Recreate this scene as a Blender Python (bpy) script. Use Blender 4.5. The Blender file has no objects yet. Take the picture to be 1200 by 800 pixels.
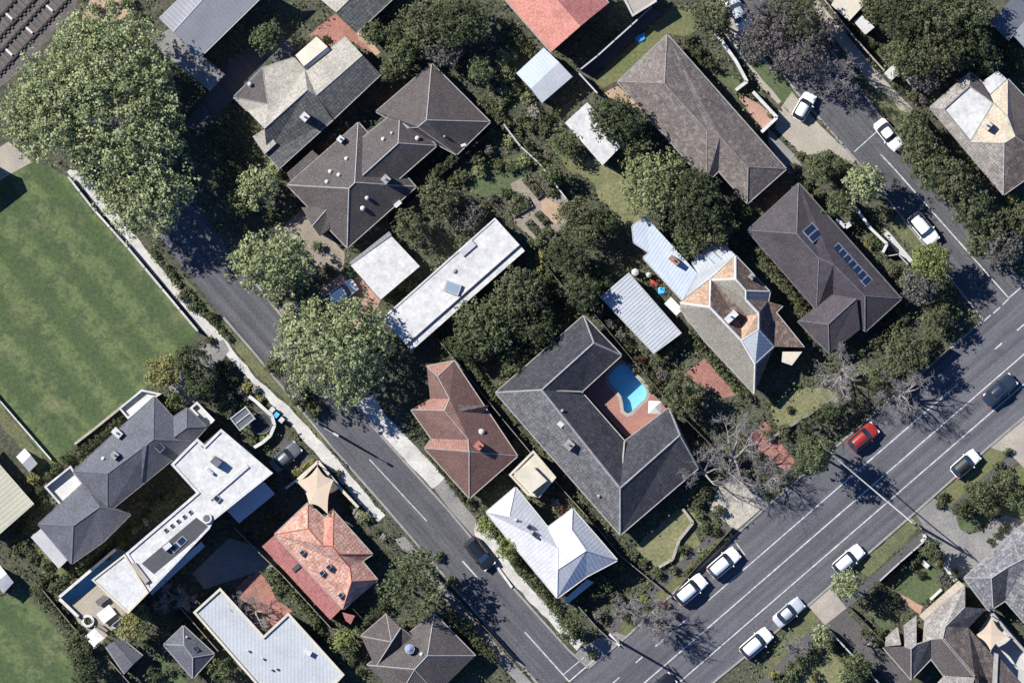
import bpy, math, random
import numpy as np
from mathutils import Vector, Matrix
R = math.radians
rng = np.random.default_rng(7); random.seed(7)
S, CAMH = 0.1, 1200.0          # metres per photo pixel on the ground, camera height
sc = bpy.context.scene
col = bpy.data.collections.new('scene'); sc.collection.children.link(col)

# ---------------------------------------------------------------- camera, sky, sun, exposure
SUN_EL = 42.0
cam = bpy.data.cameras.new('camera'); cam.sensor_width = 36; cam.lens = 36*CAMH/(1200*S)
cam.clip_start = 10; cam.clip_end = 6000
camo = bpy.data.objects.new('camera', cam); col.objects.link(camo); camo.location = (0, 0, CAMH)
sc.camera = camo
world = bpy.data.worlds.new('World'); sc.world = world; world.use_nodes = True
wn = world.node_tree; bg = wn.nodes['Background']
sky = wn.nodes.new('ShaderNodeTexSky'); sky.sky_type = 'NISHITA'; sky.sun_disc = False
sky.sun_elevation = R(SUN_EL); sky.sun_rotation = R(300); sky.air_density = 0.4; sky.dust_density = 0.0; sky.ozone_density = 10.0
wn.links.new(sky.outputs[0], bg.inputs[0]); bg.inputs[1].default_value = 0.15
sun = bpy.data.lights.new('sun', 'SUN'); sun.energy = 5.0; sun.angle = R(0.5); sun.color = (1.0, 0.97, 0.92)
suno = bpy.data.objects.new('sun', sun); col.objects.link(suno); suno.location = (-60, 40, 120)
_d = Vector((math.cos(R(SUN_EL))*0.866, -math.cos(R(SUN_EL))*0.5, -math.sin(R(SUN_EL))))
suno.rotation_euler = _d.to_track_quat('-Z', 'Y').to_euler()
vs = sc.view_settings; vs.view_transform = 'Standard'; vs.look = 'None'; vs.gamma = 1; vs.use_curve_mapping = False
vs.exposure = 0.85

# ---------------------------------------------------------------- helpers
def W(px, py, z=0.0):
    k = (CAMH-z)/CAMH
    return Vector(((px-600)*S*k, (400-py)*S*k, z))

def tag(o, label=None, cat=None, group=None, kind=None):
    if label: o['label'] = label
    if cat: o['category'] = cat
    if group: o['group'] = group
    if kind: o['kind'] = kind
    return o

PENDING = []                    # (object, label, x) whose look-alikes get an ordinal
def tagu(o, label, cat, x, y=0, group=None):
    PENDING.append((o, label, x, y)); tag(o, label, cat, group); return o

def thing(name, label, cat, loc, rz=0, group=None, x=None, y=0):
    o = bpy.data.objects.new(name, None); o.empty_display_size = 0.3; col.objects.link(o)
    o.location = loc; o.rotation_euler = (0, 0, rz)
    if x is None: tag(o, label, cat, group)
    else: tagu(o, label, cat, x, y, group)
    return o

def new(name, me, parent=None, loc=None, rz=0, scale=None):
    o = bpy.data.objects.new(name, me); col.objects.link(o)
    if parent: o.parent = parent
    if loc is not None: o.location = loc
    if rz: o.rotation_euler = (0, 0, rz)
    if scale: o.scale = scale
    return o

def mesh(name, vs_, fs, m=None, uv=None, smooth=False, fmat=None):
    me = bpy.data.meshes.new(name); me.from_pydata([tuple(v) for v in vs_], [], fs)
    ms = m if isinstance(m, (list, tuple)) else [m]
    for k in ms:
        if k: me.materials.append(MAT[k])
    if fmat is not None: me.polygons.foreach_set('material_index', fmat)
    if uv is not None:
        l = me.uv_layers.new(name='UVMap'); l.data.foreach_set('uv', np.array(uv, dtype=np.float32).ravel())
    if smooth: me.polygons.foreach_set('use_smooth', [True]*len(me.polygons))
    me.update(); return me

def face_uv(vs_, f):
    """metres along the eave / up the slope, the same for every face of that pitch"""
    p = [Vector(vs_[i]) for i in f]
    n = Vector((0, 0, 0))
    for i in range(len(p)):
        a, b = p[i], p[(i+1) % len(p)]
        n += Vector(((a.y-b.y)*(a.z+b.z), (a.z-b.z)*(a.x+b.x), (a.x-b.x)*(a.y+b.y)))
    n.normalize()
    if abs(n.z) > 0.999:
        u = (p[1]-p[0]).normalized(); v = Vector((-u.y, u.x, 0))
    elif abs(n.z) < 0.1:
        u = Vector((0, 0, 1)).cross(n).normalized(); v = Vector((0, 0, 1))
    else:
        if n.z < 0: n = -n
        u = Vector((0, 0, 1)).cross(n).normalized(); v = n.cross(u)
    return [(q.dot(u), q.dot(v)) for q in p]

def ccw(poly):
    a = sum(poly[i][0]*poly[(i+1) % len(poly)][1]-poly[(i+1) % len(poly)][0]*poly[i][1] for i in range(len(poly)))
    return list(poly) if a > 0 else list(poly)[::-1]

def inset(poly, d):
    """shrink a ccw polygon (world xy) by d with mitred corners; returns the points in order"""
    n = len(poly); out = []
    for i in range(n):
        p0, p1, p2 = Vector(poly[i-1][:2]), Vector(poly[i][:2]), Vector(poly[(i+1) % n][:2])
        a = (p1-p0); b = (p2-p1)
        if a.length < 1e-6 or b.length < 1e-6: out.append(p1.copy()); continue
        a.normalize(); b.normalize()
        na, nb = Vector((-a.y, a.x)), Vector((-b.y, b.x))
        m = na+nb; l = m.length
        if l < 0.25: out.append(p1+na*d); continue
        m /= l; out.append(p1+m*min(d/max(m.dot(na), 0.3), 3*d))
    return out

def prism_data(poly, z0, z1, bottom=False):
    """poly: ccw world xy; z1 number or list"""
    n = len(poly); zt = z1 if isinstance(z1, (list, tuple)) else [z1]*n
    v = [(p[0], p[1], z0) for p in poly]+[(p[0], p[1], zt[i]) for i, p in enumerate(poly)]
    f = [(i, (i+1) % n, n+(i+1) % n, n+i) for i in range(n)]+[tuple(range(n, 2*n))]
    if bottom: f.append(tuple(range(n-1, -1, -1)))
    return v, f

def rel(v, o): return [(a[0]-o[0], a[1]-o[1], a[2]-o[2]) for a in v]

def prism(name, poly, z0, z1, m, parent=None, org=(0, 0, 0), bottom=False, world_xy=False, side=None):
    p = ccw([W(x, y, z1 if not isinstance(z1, (list, tuple)) else z0).xy for x, y in poly]) if not world_xy else ccw(poly)
    v, f = prism_data(p, z0, z1, bottom)
    uv = [c for g in f for c in face_uv(v, g)]
    ms = [m] if side is None else [side, m]
    fm = None if side is None else [0]*len(p)+[1]+([0] if bottom else [])
    return new(name, mesh(name, rel(v, org), f, ms, uv, fmat=fm), parent)

def box_data(cx, cy, z0, z1, lx, ly, ang=0.0):
    c, s = math.cos(ang), math.sin(ang)
    q = [(cx+c*a-s*b, cy+s*a+c*b) for a, b in ((-lx/2, -ly/2), (lx/2, -ly/2), (lx/2, ly/2), (-lx/2, ly/2))]
    return prism_data(q, z0, z1, True)

def merge(parts):
    v, f = [], []
    for a, b in parts:
        k = len(v); v += list(a); f += [tuple(i+k for i in g) for g in b]
    return v, f

def box(name, px, py, z0, z1, lx, ly, m, parent=None, org=(0, 0, 0), ang=0.0):
    """ang in image degrees, clockwise positive as seen in the photo (x right, y down)"""
    c = W(px, py, z1); v, f = box_data(c.x, c.y, z0, z1, lx, ly, -R(ang))
    uv = [t for g in f for t in face_uv(v, g)]
    return new(name, mesh(name, rel(v, org), f, m, uv), parent)

def cyl_data(cx, cy, z0, z1, r0, r1, n=12):
    v = [(cx+r0*math.cos(2*math.pi*i/n), cy+r0*math.sin(2*math.pi*i/n), z0) for i in range(n)]
    v += [(cx+r1*math.cos(2*math.pi*i/n), cy+r1*math.sin(2*math.pi*i/n), z1) for i in range(n)]
    f = [(i, (i+1) % n, n+(i+1) % n, n+i) for i in range(n)]+[tuple(range(n, 2*n)), tuple(range(n-1, -1, -1))]
    return v, f

def tube_data(path, rad, n=6, cap=True):
    v, f = [], []
    P = [Vector(p) for p in path]
    for i, p in enumerate(P):
        t = (P[min(i+1, len(P)-1)]-P[max(i-1, 0)]).normalized()
        a = t.cross(Vector((0, 0, 1)) if abs(t.z) < 0.9 else Vector((1, 0, 0))).normalized(); b = t.cross(a)
        r = rad[i] if isinstance(rad, (list, tuple)) else rad
        v += [p+a*(r*math.cos(2*math.pi*k/n))+b*(r*math.sin(2*math.pi*k/n)) for k in range(n)]
    for i in range(len(P)-1):
        f += [(i*n+k, (i+1)*n+k, (i+1)*n+(k+1) % n, i*n+(k+1) % n) for k in range(n)]
    if cap: f += [tuple(range(n)), tuple(range((len(P)-1)*n, len(P)*n))[::-1]]
    return [tuple(x) for x in v], f

# ---------------------------------------------------------------- materials
MAT = {}
def _base(key):
    m = bpy.data.materials.new(key); m.use_nodes = True; MAT[key] = m
    nt = m.node_tree; return m, nt, nt.nodes['Principled BSDF']
def N(nt, t, **kw):
    n = nt.nodes.new(t)
    for k, v in kw.items():
        if hasattr(n, k): setattr(n, k, v)
        else: n.inputs[k].default_value = v
    return n
def c4(c): return (c[0], c[1], c[2], 1)
def mixc(nt, fac, a, b, blend='MIX'):
    n = nt.nodes.new('ShaderNodeMix'); n.data_type = 'RGBA'; n.blend_type = blend
    for i, x in ((0, fac), (6, a), (7, b)):
        if isinstance(x, (tuple, list)): n.inputs[i].default_value = c4(x)
        elif isinstance(x, (int, float)): n.inputs[i].default_value = x
        else: nt.links.new(x, n.inputs[i])
    return n.outputs[2]
def ramp(nt, sock, a, b):
    n = nt.nodes.new('ShaderNodeMapRange'); n.inputs[1].default_value = a; n.inputs[2].default_value = b
    nt.links.new(sock, n.inputs[0]); return n.outputs[0]
def noise(nt, scale, detail=4, rough=0.6, vec=None):
    n = nt.nodes.new('ShaderNodeTexNoise'); n.inputs['Scale'].default_value = scale
    n.inputs['Detail'].default_value = detail; n.inputs['Roughness'].default_value = rough
    if vec is None:
        g = nt.nodes.new('ShaderNodeNewGeometry'); vec = g.outputs['Position']
    nt.links.new(vec, n.inputs['Vector']); return n.outputs[0]
def bumpn(nt, bs, h, strength=0.5, dist=0.05):
    b = nt.nodes.new('ShaderNodeBump'); b.inputs['Strength'].default_value = strength; b.inputs['Distance'].default_value = dist
    nt.links.new(h, b.inputs['Height']); nt.links.new(b.outputs[0], bs.inputs['Normal'])

def plain(key, c, c2=None, s1=0.5, s2=6.0, rough=0.85, grain=0.25, bump=0.0, spec=0.3, metal=0.0):
    """two tones in blotches of 1/s1 m plus a grain of 1/s2 m"""
    m, nt, bs = _base(key)
    c2 = c2 or tuple(x*0.8 for x in c)
    a = mixc(nt, ramp(nt, noise(nt, s1, 5), 0.35, 0.65), c, c2)
    g = noise(nt, s2, 3, 0.7)
    a = mixc(nt, 1.0, a, mixc(nt, ramp(nt, g, 0.3, 0.7), (1-grain,)*3, (1+grain,)*3), 'MULTIPLY')
    nt.links.new(a, bs.inputs['Base Color'])
    bs.inputs['Roughness'].default_value = rough; bs.inputs['Specular IOR Level'].default_value = spec; bs.inputs['Metallic'].default_value = metal
    if bump: bumpn(nt, bs, g, bump, 0.08)
    return m

def tiles(key, c1, c2, mortar, stain=(0.4, 0.4, 0.4), amount=0.6, w=0.28, h=0.32, bump=0.8, rough=0.8, lichen=None, ms=0.05, dist=0.022):
    m, nt, bs = _base(key)
    mortar = tuple(0.45*a+0.275*b+0.275*c for a, b, c in zip(mortar, c1, c2))
    tc = nt.nodes.new('ShaderNodeTexCoord')
    br = nt.nodes.new('ShaderNodeTexBrick'); nt.links.new(tc.outputs['UV'], br.inputs['Vector'])
    for k, v in (('Color1', c4(c1)), ('Color2', c4(c2)), ('Mortar', c4(mortar)), ('Scale', 1.0), ('Mortar Size', ms), ('Mortar Smooth', 0.4), ('Bias', 0.0), ('Brick Width', w), ('Row Height', h)):
        br.inputs[k].default_value = v
    col_ = mixc(nt, ramp(nt, noise(nt, 0.45, 6, 0.7), 0.45, 0.75), br.outputs[0], stain, 'MULTIPLY')
    col_ = mixc(nt, amount, br.outputs[0], col_)
    if lichen:
        col_ = mixc(nt, ramp(nt, noise(nt, 1.6, 6, 0.75), 0.48, 0.66), col_, lichen)
    col_ = mixc(nt, 1.0, col_, mixc(nt, ramp(nt, noise(nt, 5.0, 3, 0.8), 0.3, 0.7), (0.6,)*3, (1.42,)*3), 'MULTIPLY')
    nt.links.new(col_, bs.inputs['Base Color'])
    bs.inputs['Roughness'].default_value = rough; bs.inputs['Specular IOR Level'].default_value = 0.3
    # each tile rises towards its lower edge and overlaps the next course
    sx = nt.nodes.new('ShaderNodeSeparateXYZ'); nt.links.new(tc.outputs['UV'], sx.inputs[0])
    def saw(sock, per):
        d = nt.nodes.new('ShaderNodeMath'); d.operation = 'DIVIDE'; nt.links.new(sock, d.inputs[0]); d.inputs[1].default_value = per
        f = nt.nodes.new('ShaderNodeMath'); f.operation = 'FRACT'; nt.links.new(d.outputs[0], f.inputs[0]); return f.outputs[0]
    cu = nt.nodes.new('ShaderNodeMath'); cu.operation = 'SINE'
    mu = nt.nodes.new('ShaderNodeMath'); mu.operation = 'MULTIPLY'; nt.links.new(sx.outputs[0], mu.inputs[0]); mu.inputs[1].default_value = 2*math.pi/w
    nt.links.new(mu.outputs[0], cu.inputs[0])
    inv = nt.nodes.new('ShaderNodeMath'); inv.operation = 'SUBTRACT'; inv.inputs[0].default_value = 1.0; nt.links.new(saw(sx.outputs[1], h), inv.inputs[1])
    hh = nt.nodes.new('ShaderNodeMath'); hh.operation = 'MULTIPLY_ADD'; nt.links.new(cu.outputs[0], hh.inputs[0]); hh.inputs[1].default_value = 0.3; nt.links.new(inv.outputs[0], hh.inputs[2])
    bumpn(nt, bs, hh.outputs[0], bump, dist)
    return m

def ribbed(key, c, c2, per=0.45, rough=0.45, metal=0.0, bump=0.5, spec=0.5, s1=0.35):
    m, nt, bs = _base(key)
    tc = nt.nodes.new('ShaderNodeTexCoord'); sx = nt.nodes.new('ShaderNodeSeparateXYZ'); nt.links.new(tc.outputs['UV'], sx.inputs[0])
    mu = nt.nodes.new('ShaderNodeMath'); mu.operation = 'MULTIPLY'; nt.links.new(sx.outputs[0], mu.inputs[0]); mu.inputs[1].default_value = 2*math.pi/per
    cu = nt.nodes.new('ShaderNodeMath'); cu.operation = 'SINE'; nt.links.new(mu.outputs[0], cu.inputs[0])
    a = mixc(nt, ramp(nt, noise(nt, s1, 6, 0.7), 0.35, 0.7), c, c2)
    a = mixc(nt, 1.0, a, mixc(nt, ramp(nt, noise(nt, 4.0, 3, 0.8), 0.3, 0.7), (0.88,)*3, (1.1,)*3), 'MULTIPLY')
    nt.links.new(a, bs.inputs['Base Color'])
    bs.inputs['Roughness'].default_value = rough; bs.inputs['Metallic'].default_value = metal; bs.inputs['Specular IOR Level'].default_value = spec
    bumpn(nt, bs, cu.outputs[0], bump, 0.02)
    return m

def leafm(key, dark, light, trans=0.3):
    m = bpy.data.materials.new(key); m.use_nodes = True; MAT[key] = m
    nt = m.node_tree; nt.nodes.clear()
    out = nt.nodes.new('ShaderNodeOutputMaterial')
    at = nt.nodes.new('ShaderNodeAttribute'); at.attribute_name = 'rnd'
    c = mixc(nt, at.outputs['Fac'], dark, light)
    d = nt.nodes.new('ShaderNodeBsdfDiffuse'); t = nt.nodes.new('ShaderNodeBsdfTranslucent')
    g = nt.nodes.new('ShaderNodeBsdfGlossy'); g.inputs['Roughness'].default_value = 0.45; g.inputs['Color'].default_value = (1, 1, 1, 1)
    nt.links.new(c, d.inputs[0]); nt.links.new(c, t.inputs[0])
    x = nt.nodes.new('ShaderNodeMixShader'); x.inputs[0].default_value = trans
    nt.links.new(d.outputs[0], x.inputs[1]); nt.links.new(t.outputs[0], x.inputs[2])
    y = nt.nodes.new('ShaderNodeMixShader'); y.inputs[0].default_value = 0.0
    nt.links.new(x.outputs[0], y.inputs[1]); nt.links.new(g.outputs[0], y.inputs[2])
    nt.links.new(y.outputs[0], out.inputs[0])
    return m

def glossy(key, c, rough=0.25, metal=0.0, spec=0.5, coat=0.0):
    m, nt, bs = _base(key); bs.inputs['Base Color'].default_value = c4(c); bs.inputs['Roughness'].default_value = rough
    bs.inputs['Metallic'].default_value = metal; bs.inputs['Specular IOR Level'].default_value = spec; bs.inputs['Coat Weight'].default_value = coat
    return m

plain('soil', (0.07, 0.066, 0.045), (0.04, 0.046, 0.028), 0.35, 2.2, grain=0.6, bump=0.9)
plain('mulch', (0.055, 0.045, 0.04), (0.09, 0.07, 0.05), 0.8, 5.0, grain=0.5, bump=0.6)
plain('lawn', (0.085, 0.105, 0.038), (0.12, 0.115, 0.055), 0.35, 3.0, grain=0.35, bump=0.5)
plain('lawn_green', (0.055, 0.08, 0.033), (0.072, 0.09, 0.042), 0.5, 3.0, grain=0.35, bump=0.5)
plain('lawn_dry', (0.165, 0.155, 0.08), (0.1, 0.11, 0.05), 0.4, 3.0, grain=0.4, bump=0.5)
plain('verge', (0.11, 0.115, 0.05), (0.07, 0.075, 0.04), 0.5, 3.5, grain=0.45, bump=0.5)
plain('sand', (0.36, 0.25, 0.18), (0.27, 0.2, 0.13), 0.6, 4.0, grain=0.2)
plain('gravel', (0.24, 0.2, 0.16), (0.17, 0.15, 0.12), 0.6, 6.0, grain=0.4, bump=0.4)
plain('asphalt', (0.078, 0.079, 0.088), (0.092, 0.093, 0.102), 0.12, 6.0, grain=0.32, bump=0.2)
def lane_wear(key, ang):
    nt = MAT[key].node_tree; bs = nt.nodes['Principled BSDF']; old = bs.inputs['Base Color'].links[0].from_socket
    g = nt.nodes.new('ShaderNodeNewGeometry'); mp = nt.nodes.new('ShaderNodeMapping'); mp.vector_type = 'TEXTURE'
    mp.inputs['Rotation'].default_value = (0, 0, ang); mp.inputs['Scale'].default_value = (28, 0.8, 1); nt.links.new(g.outputs['Position'], mp.inputs[0])
    n = noise(nt, 1.0, 4, 0.6, mp.outputs[0])
    old = mixc(nt, 1.0, old, mixc(nt, ramp(nt, noise(nt, 0.55, 6, 0.72), 0.56, 0.68), (1.0,)*3, (0.72,)*3), 'MULTIPLY')
    nt.links.new(mixc(nt, 1.0, old, mixc(nt, ramp(nt, n, 0.33, 0.67), (0.68,)*3, (1.2,)*3), 'MULTIPLY'), bs.inputs['Base Color'])
lane_wear('asphalt', math.atan2(0.654, 0.756))
plain('asphalt_old', (0.086, 0.086, 0.091), (0.07, 0.071, 0.077), 0.2, 5.0, grain=0.36, bump=0.3)
lane_wear('asphalt_old', math.atan2(-0.755, 0.655))
plain('asphalt_lot', (0.085, 0.078, 0.077), (0.065, 0.061, 0.062), 0.3, 5.0, grain=0.35, bump=0.3)
plain('concrete', (0.31, 0.275, 0.225), (0.24, 0.215, 0.18), 0.35, 5.0, grain=0.18)
plain('concrete_pale', (0.46, 0.44, 0.41), (0.33, 0.32, 0.3), 0.5, 4.0, grain=0.22)
plain('concrete_grey', (0.2, 0.19, 0.18), (0.15, 0.145, 0.14), 0.4, 4.0, grain=0.25)
plain('kerbstone', (0.24, 0.23, 0.215), (0.17, 0.165, 0.16), 0.5, 5.0, grain=0.2)
plain('paint', (0.5, 0.5, 0.49), (0.27, 0.27, 0.27), 1.6, 8.0, grain=0.25)
plain('ballast', (0.115, 0.1, 0.092), (0.075, 0.065, 0.062), 0.4, 5.0, grain=0.5, bump=0.8)
plain('sleeper', (0.11, 0.098, 0.09), (0.085, 0.076, 0.072), 0.5, 6.0)
plain('sleeper_pale', (0.5, 0.49, 0.46), (0.4, 0.39, 0.37), 0.5, 6.0)
plain('rail', (0.03, 0.027, 0.027), (0.045, 0.035, 0.03), 0.5, 6.0, rough=0.5, metal=0.6)
plain('brickwall', (0.22, 0.11, 0.075), (0.28, 0.16, 0.11), 1.5, 8.0)
plain('cream', (0.47, 0.43, 0.34), (0.4, 0.36, 0.29), 0.6, 5.0, grain=0.12)
plain('render_wall', (0.5, 0.48, 0.44), (0.42, 0.4, 0.36), 0.5, 5.0, grain=0.1)
plain('white', (0.475, 0.468, 0.452), (0.375, 0.37, 0.355), 0.7, 2.2, grain=0.16, rough=0.6)
plain('white_dull', (0.47, 0.465, 0.44), (0.39, 0.385, 0.37), 0.5, 4.0, grain=0.12)
plain('greywhite', (0.36, 0.36, 0.37), (0.3, 0.3, 0.31), 0.5, 4.0, grain=0.12)
plain('cap_grey', (0.2, 0.19, 0.18), (0.26, 0.25, 0.24), 1.5, 6.0)
plain('cap_pale', (0.31, 0.29, 0.265), (0.24, 0.225, 0.21), 1.5, 6.0)
plain('cap_brown', (0.17, 0.14, 0.12), (0.23, 0.19, 0.16), 1.5, 6.0)
plain('cap_red', (0.36, 0.12, 0.08), (0.28, 0.11, 0.08), 1.5, 6.0)
plain('cap_dark', (0.09, 0.09, 0.095), (0.13, 0.13, 0.135), 1.5, 6.0)
plain('timber', (0.2, 0.16, 0.12), (0.15, 0.125, 0.1), 1.0, 6.0, grain=0.3)
plain('timber_grey', (0.2, 0.185, 0.17), (0.14, 0.13, 0.12), 1.0, 6.0, grain=0.3)
plain('timber_dark', (0.08, 0.065, 0.055), (0.055, 0.048, 0.042), 1.0, 6.0, grain=0.3)
plain('bark', (0.12, 0.1, 0.08), (0.17, 0.145, 0.12), 2.0, 9.0, grain=0.3)
plain('bark_pale', (0.32, 0.3, 0.27), (0.2, 0.18, 0.165), 1.2, 9.0, grain=0.3)
plain('twig', (0.2, 0.18, 0.165), (0.28, 0.26, 0.24), 1.2, 9.0, grain=0.3)
plain('sail', (0.46, 0.37, 0.275), (0.42, 0.335, 0.25), 0.5, 5.0, grain=0.06)
plain('canvas', (0.56, 0.55, 0.52), (0.5, 0.49, 0.46), 0.6, 5.0, grain=0.06)
plain('paving_red', (0.3, 0.145, 0.115), (0.24, 0.125, 0.105), 0.7, 5.0, grain=0.25)
plain('paving_pink', (0.33, 0.2, 0.15), (0.27, 0.17, 0.13), 0.7, 5.0, grain=0.22)
plain('plastic_blue', (0.05, 0.3, 0.6), (0.08, 0.4, 0.7), 2.0, 6.0)
plain('plastic_red', (0.35, 0.05, 0.03), (0.25, 0.04, 0.03), 2.0, 6.0)
plain('membrane', (0.05, 0.05, 0.055), (0.065, 0.065, 0.07), 0.5, 5.0, grain=0.2)
plain('tile_pool', (0.28, 0.5, 0.62), (0.24, 0.46, 0.59), 0.8, 5.0, grain=0.06)
tiles('tile_brown', (0.09472, 0.07918, 0.074), (0.07252, 0.06142, 0.05772), (0.0333, 0.0296, 0.02812))
tiles('tile_greybrown', (0.0972, 0.08352, 0.07776), (0.07056, 0.0612, 0.0576), (0.03024, 0.02736, 0.02592))
tiles('tile_long', (0.1632, 0.1385, 0.1246), (0.1122, 0.09564, 0.08629), (0.0408, 0.0343, 0.03196), lichen=(0.204, 0.1781, 0.1598))
tiles('tile_plum', (0.07068, 0.0582, 0.0648), (0.05208, 0.04423, 0.05011), (0.02232, 0.02018, 0.02333), ms=0.03)
tiles('slate', (0.0396, 0.0414, 0.04944), (0.024, 0.0252, 0.0309), (0.0108, 0.0114, 0.01483), lichen=(0.051, 0.0522, 0.05871), w=0.36, h=0.4)
tiles('slate_pale', (0.1188, 0.1188, 0.1218), (0.07128, 0.07128, 0.07603), (0.0297, 0.0297, 0.03267), lichen=(0.1426, 0.1414, 0.1396), w=0.36, h=0.4)  # slate in paler tones, used only on the long southwest slope
tiles('slate_smooth', (0.1036, 0.1073, 0.1231), (0.0888, 0.09176, 0.1054), (0.0592, 0.06068, 0.06926), w=0.3, h=0.28, bump=0.4)
tiles('slate_mottled', (0.16, 0.16, 0.164), (0.08, 0.08, 0.088), (0.04, 0.04, 0.044), lichen=(0.24, 0.232, 0.224), w=0.4, h=0.42)
tiles('tile_red', (0.153, 0.085, 0.0697), (0.1232, 0.0697, 0.0578), (0.0595, 0.03825, 0.034))
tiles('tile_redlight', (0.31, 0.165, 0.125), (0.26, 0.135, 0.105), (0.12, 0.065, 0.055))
tiles('tile_orange', (0.44, 0.245, 0.185), (0.34, 0.165, 0.12), (0.18, 0.09, 0.07), lichen=(0.45, 0.32, 0.26), w=0.4, h=0.42)
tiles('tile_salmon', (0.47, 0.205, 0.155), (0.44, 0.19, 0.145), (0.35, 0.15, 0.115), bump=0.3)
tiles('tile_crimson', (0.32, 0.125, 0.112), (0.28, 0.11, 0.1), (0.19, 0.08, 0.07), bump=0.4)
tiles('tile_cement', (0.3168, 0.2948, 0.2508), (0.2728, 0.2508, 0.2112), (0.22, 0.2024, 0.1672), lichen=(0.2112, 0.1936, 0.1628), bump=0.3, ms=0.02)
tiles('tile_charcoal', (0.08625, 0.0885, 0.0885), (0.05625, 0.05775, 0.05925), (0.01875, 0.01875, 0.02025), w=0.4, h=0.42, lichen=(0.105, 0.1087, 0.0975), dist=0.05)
tiles('tile_old_orange', (0.36, 0.235, 0.16), (0.31, 0.19, 0.125), (0.18, 0.12, 0.085), lichen=(0.36, 0.3, 0.22), bump=0.4)
tiles('tile_old_brown', (0.115, 0.075, 0.06), (0.085, 0.06, 0.05), (0.04, 0.03, 0.026), lichen=(0.2, 0.15, 0.12))
tiles('tile_old_olive', (0.23, 0.21, 0.17), (0.19, 0.175, 0.145), (0.12, 0.11, 0.09), lichen=(0.17, 0.155, 0.125), bump=0.4)
tiles('tile_ash', (0.272, 0.2465, 0.221), (0.1785, 0.1615, 0.1445), (0.085, 0.0765, 0.068), lichen=(0.323, 0.2975, 0.2635))
tiles('tile_umber', (0.108, 0.0828, 0.072), (0.072, 0.0558, 0.0495), (0.0315, 0.0252, 0.0234), lichen=(0.153, 0.126, 0.108))
tiles('tile_cream', (0.44, 0.375, 0.28), (0.39, 0.33, 0.25), (0.27, 0.22, 0.17), bump=0.3, ms=0.02)
tiles('brickpave', (0.31, 0.145, 0.11), (0.24, 0.11, 0.09), (0.17, 0.1, 0.085), w=0.24, h=0.12, bump=0.15, dist=0.01, ms=0.012)
tiles('slabs', (0.36, 0.335, 0.28), (0.31, 0.285, 0.24), (0.2, 0.185, 0.16), w=0.6, h=0.6, bump=0.1, dist=0.01, ms=0.02)
ribbed('tin_grey', (0.2, 0.205, 0.22), (0.17, 0.175, 0.188), 0.5)
ribbed('tin_white', (0.475, 0.472, 0.465), (0.38, 0.38, 0.38), 0.45, bump=0.25, s1=0.6)
ribbed('tin_pale', (0.4, 0.43, 0.46), (0.34, 0.365, 0.39), 0.4, bump=0.4)
ribbed('tin_shed', (0.33, 0.345, 0.36), (0.26, 0.275, 0.29), 0.4, bump=0.6)
ribbed('tin_blue', (0.385, 0.43, 0.48), (0.33, 0.37, 0.415), 0.4, bump=0.3)
ribbed('tin_silver', (0.36, 0.375, 0.385), (0.3, 0.315, 0.325), 0.42, bump=0.25)
ribbed('tin_cream', (0.34, 0.33, 0.25), (0.29, 0.28, 0.21), 0.5, bump=0.3)
ribbed('tin_dark', (0.09, 0.1, 0.115), (0.075, 0.083, 0.095), 0.5, bump=0.4)
glossy('glass', (0.02, 0.026, 0.032), 0.08, 0.0, 0.6)
glossy('glass_sky', (0.2, 0.25, 0.31), 0.1, 0.0, 0.6)
glossy('pv', (0.012, 0.022, 0.045), 0.15, 0.0, 0.5)
glossy('frame_alu', (0.55, 0.55, 0.55), 0.4, 0.6)
glossy('tyre', (0.015, 0.015, 0.016), 0.8)
glossy('rim', (0.4, 0.4, 0.41), 0.35, 0.8)
glossy('lamp_red', (0.35, 0.02, 0.015), 0.3)
glossy('lamp_clear', (0.6, 0.62, 0.62), 0.15)
glossy('car_white', (0.72, 0.72, 0.7), 0.3, 0, 0.5, 0.4)
glossy('car_silver', (0.5, 0.52, 0.54), 0.3, 0.3, 0.5, 0.4)
glossy('car_black', (0.012, 0.013, 0.017), 0.22, 0, 0.5, 0.6)
glossy('car_navy', (0.02, 0.028, 0.045), 0.22, 0, 0.5, 0.6)
glossy('car_grey', (0.12, 0.13, 0.14), 0.3, 0.3, 0.5, 0.4)
glossy('car_red', (0.24, 0.022, 0.014), 0.25, 0, 0.5, 0.5)
glossy('trim_black', (0.02, 0.02, 0.021), 0.55)
leafm('leaf_plane', (0.1, 0.13, 0.052), (0.43, 0.46, 0.25))
leafm('leaf_lime', (0.11, 0.14, 0.045), (0.28, 0.3, 0.12))
leafm('leaf_pale', (0.15, 0.175, 0.075), (0.3, 0.32, 0.165))
leafm('leaf_mid', (0.055, 0.075, 0.036), (0.175, 0.192, 0.1))
leafm('leaf_dark', (0.035, 0.048, 0.026), (0.12, 0.135, 0.072))
leafm('leaf_olive', (0.065, 0.073, 0.038), (0.175, 0.18, 0.1))
leafm('leaf_grey', (0.08, 0.078, 0.066), (0.2, 0.19, 0.165))
leafm('leaf_mauve', (0.085, 0.078, 0.072), (0.21, 0.185, 0.17))
leafm('leaf_red', (0.06, 0.035, 0.028), (0.2, 0.085, 0.065))
leafm('leaf_yellow', (0.16, 0.155, 0.06), (0.32, 0.3, 0.13))
leafm('leaf_white', (0.2, 0.19, 0.16), (0.42, 0.4, 0.35))
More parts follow.
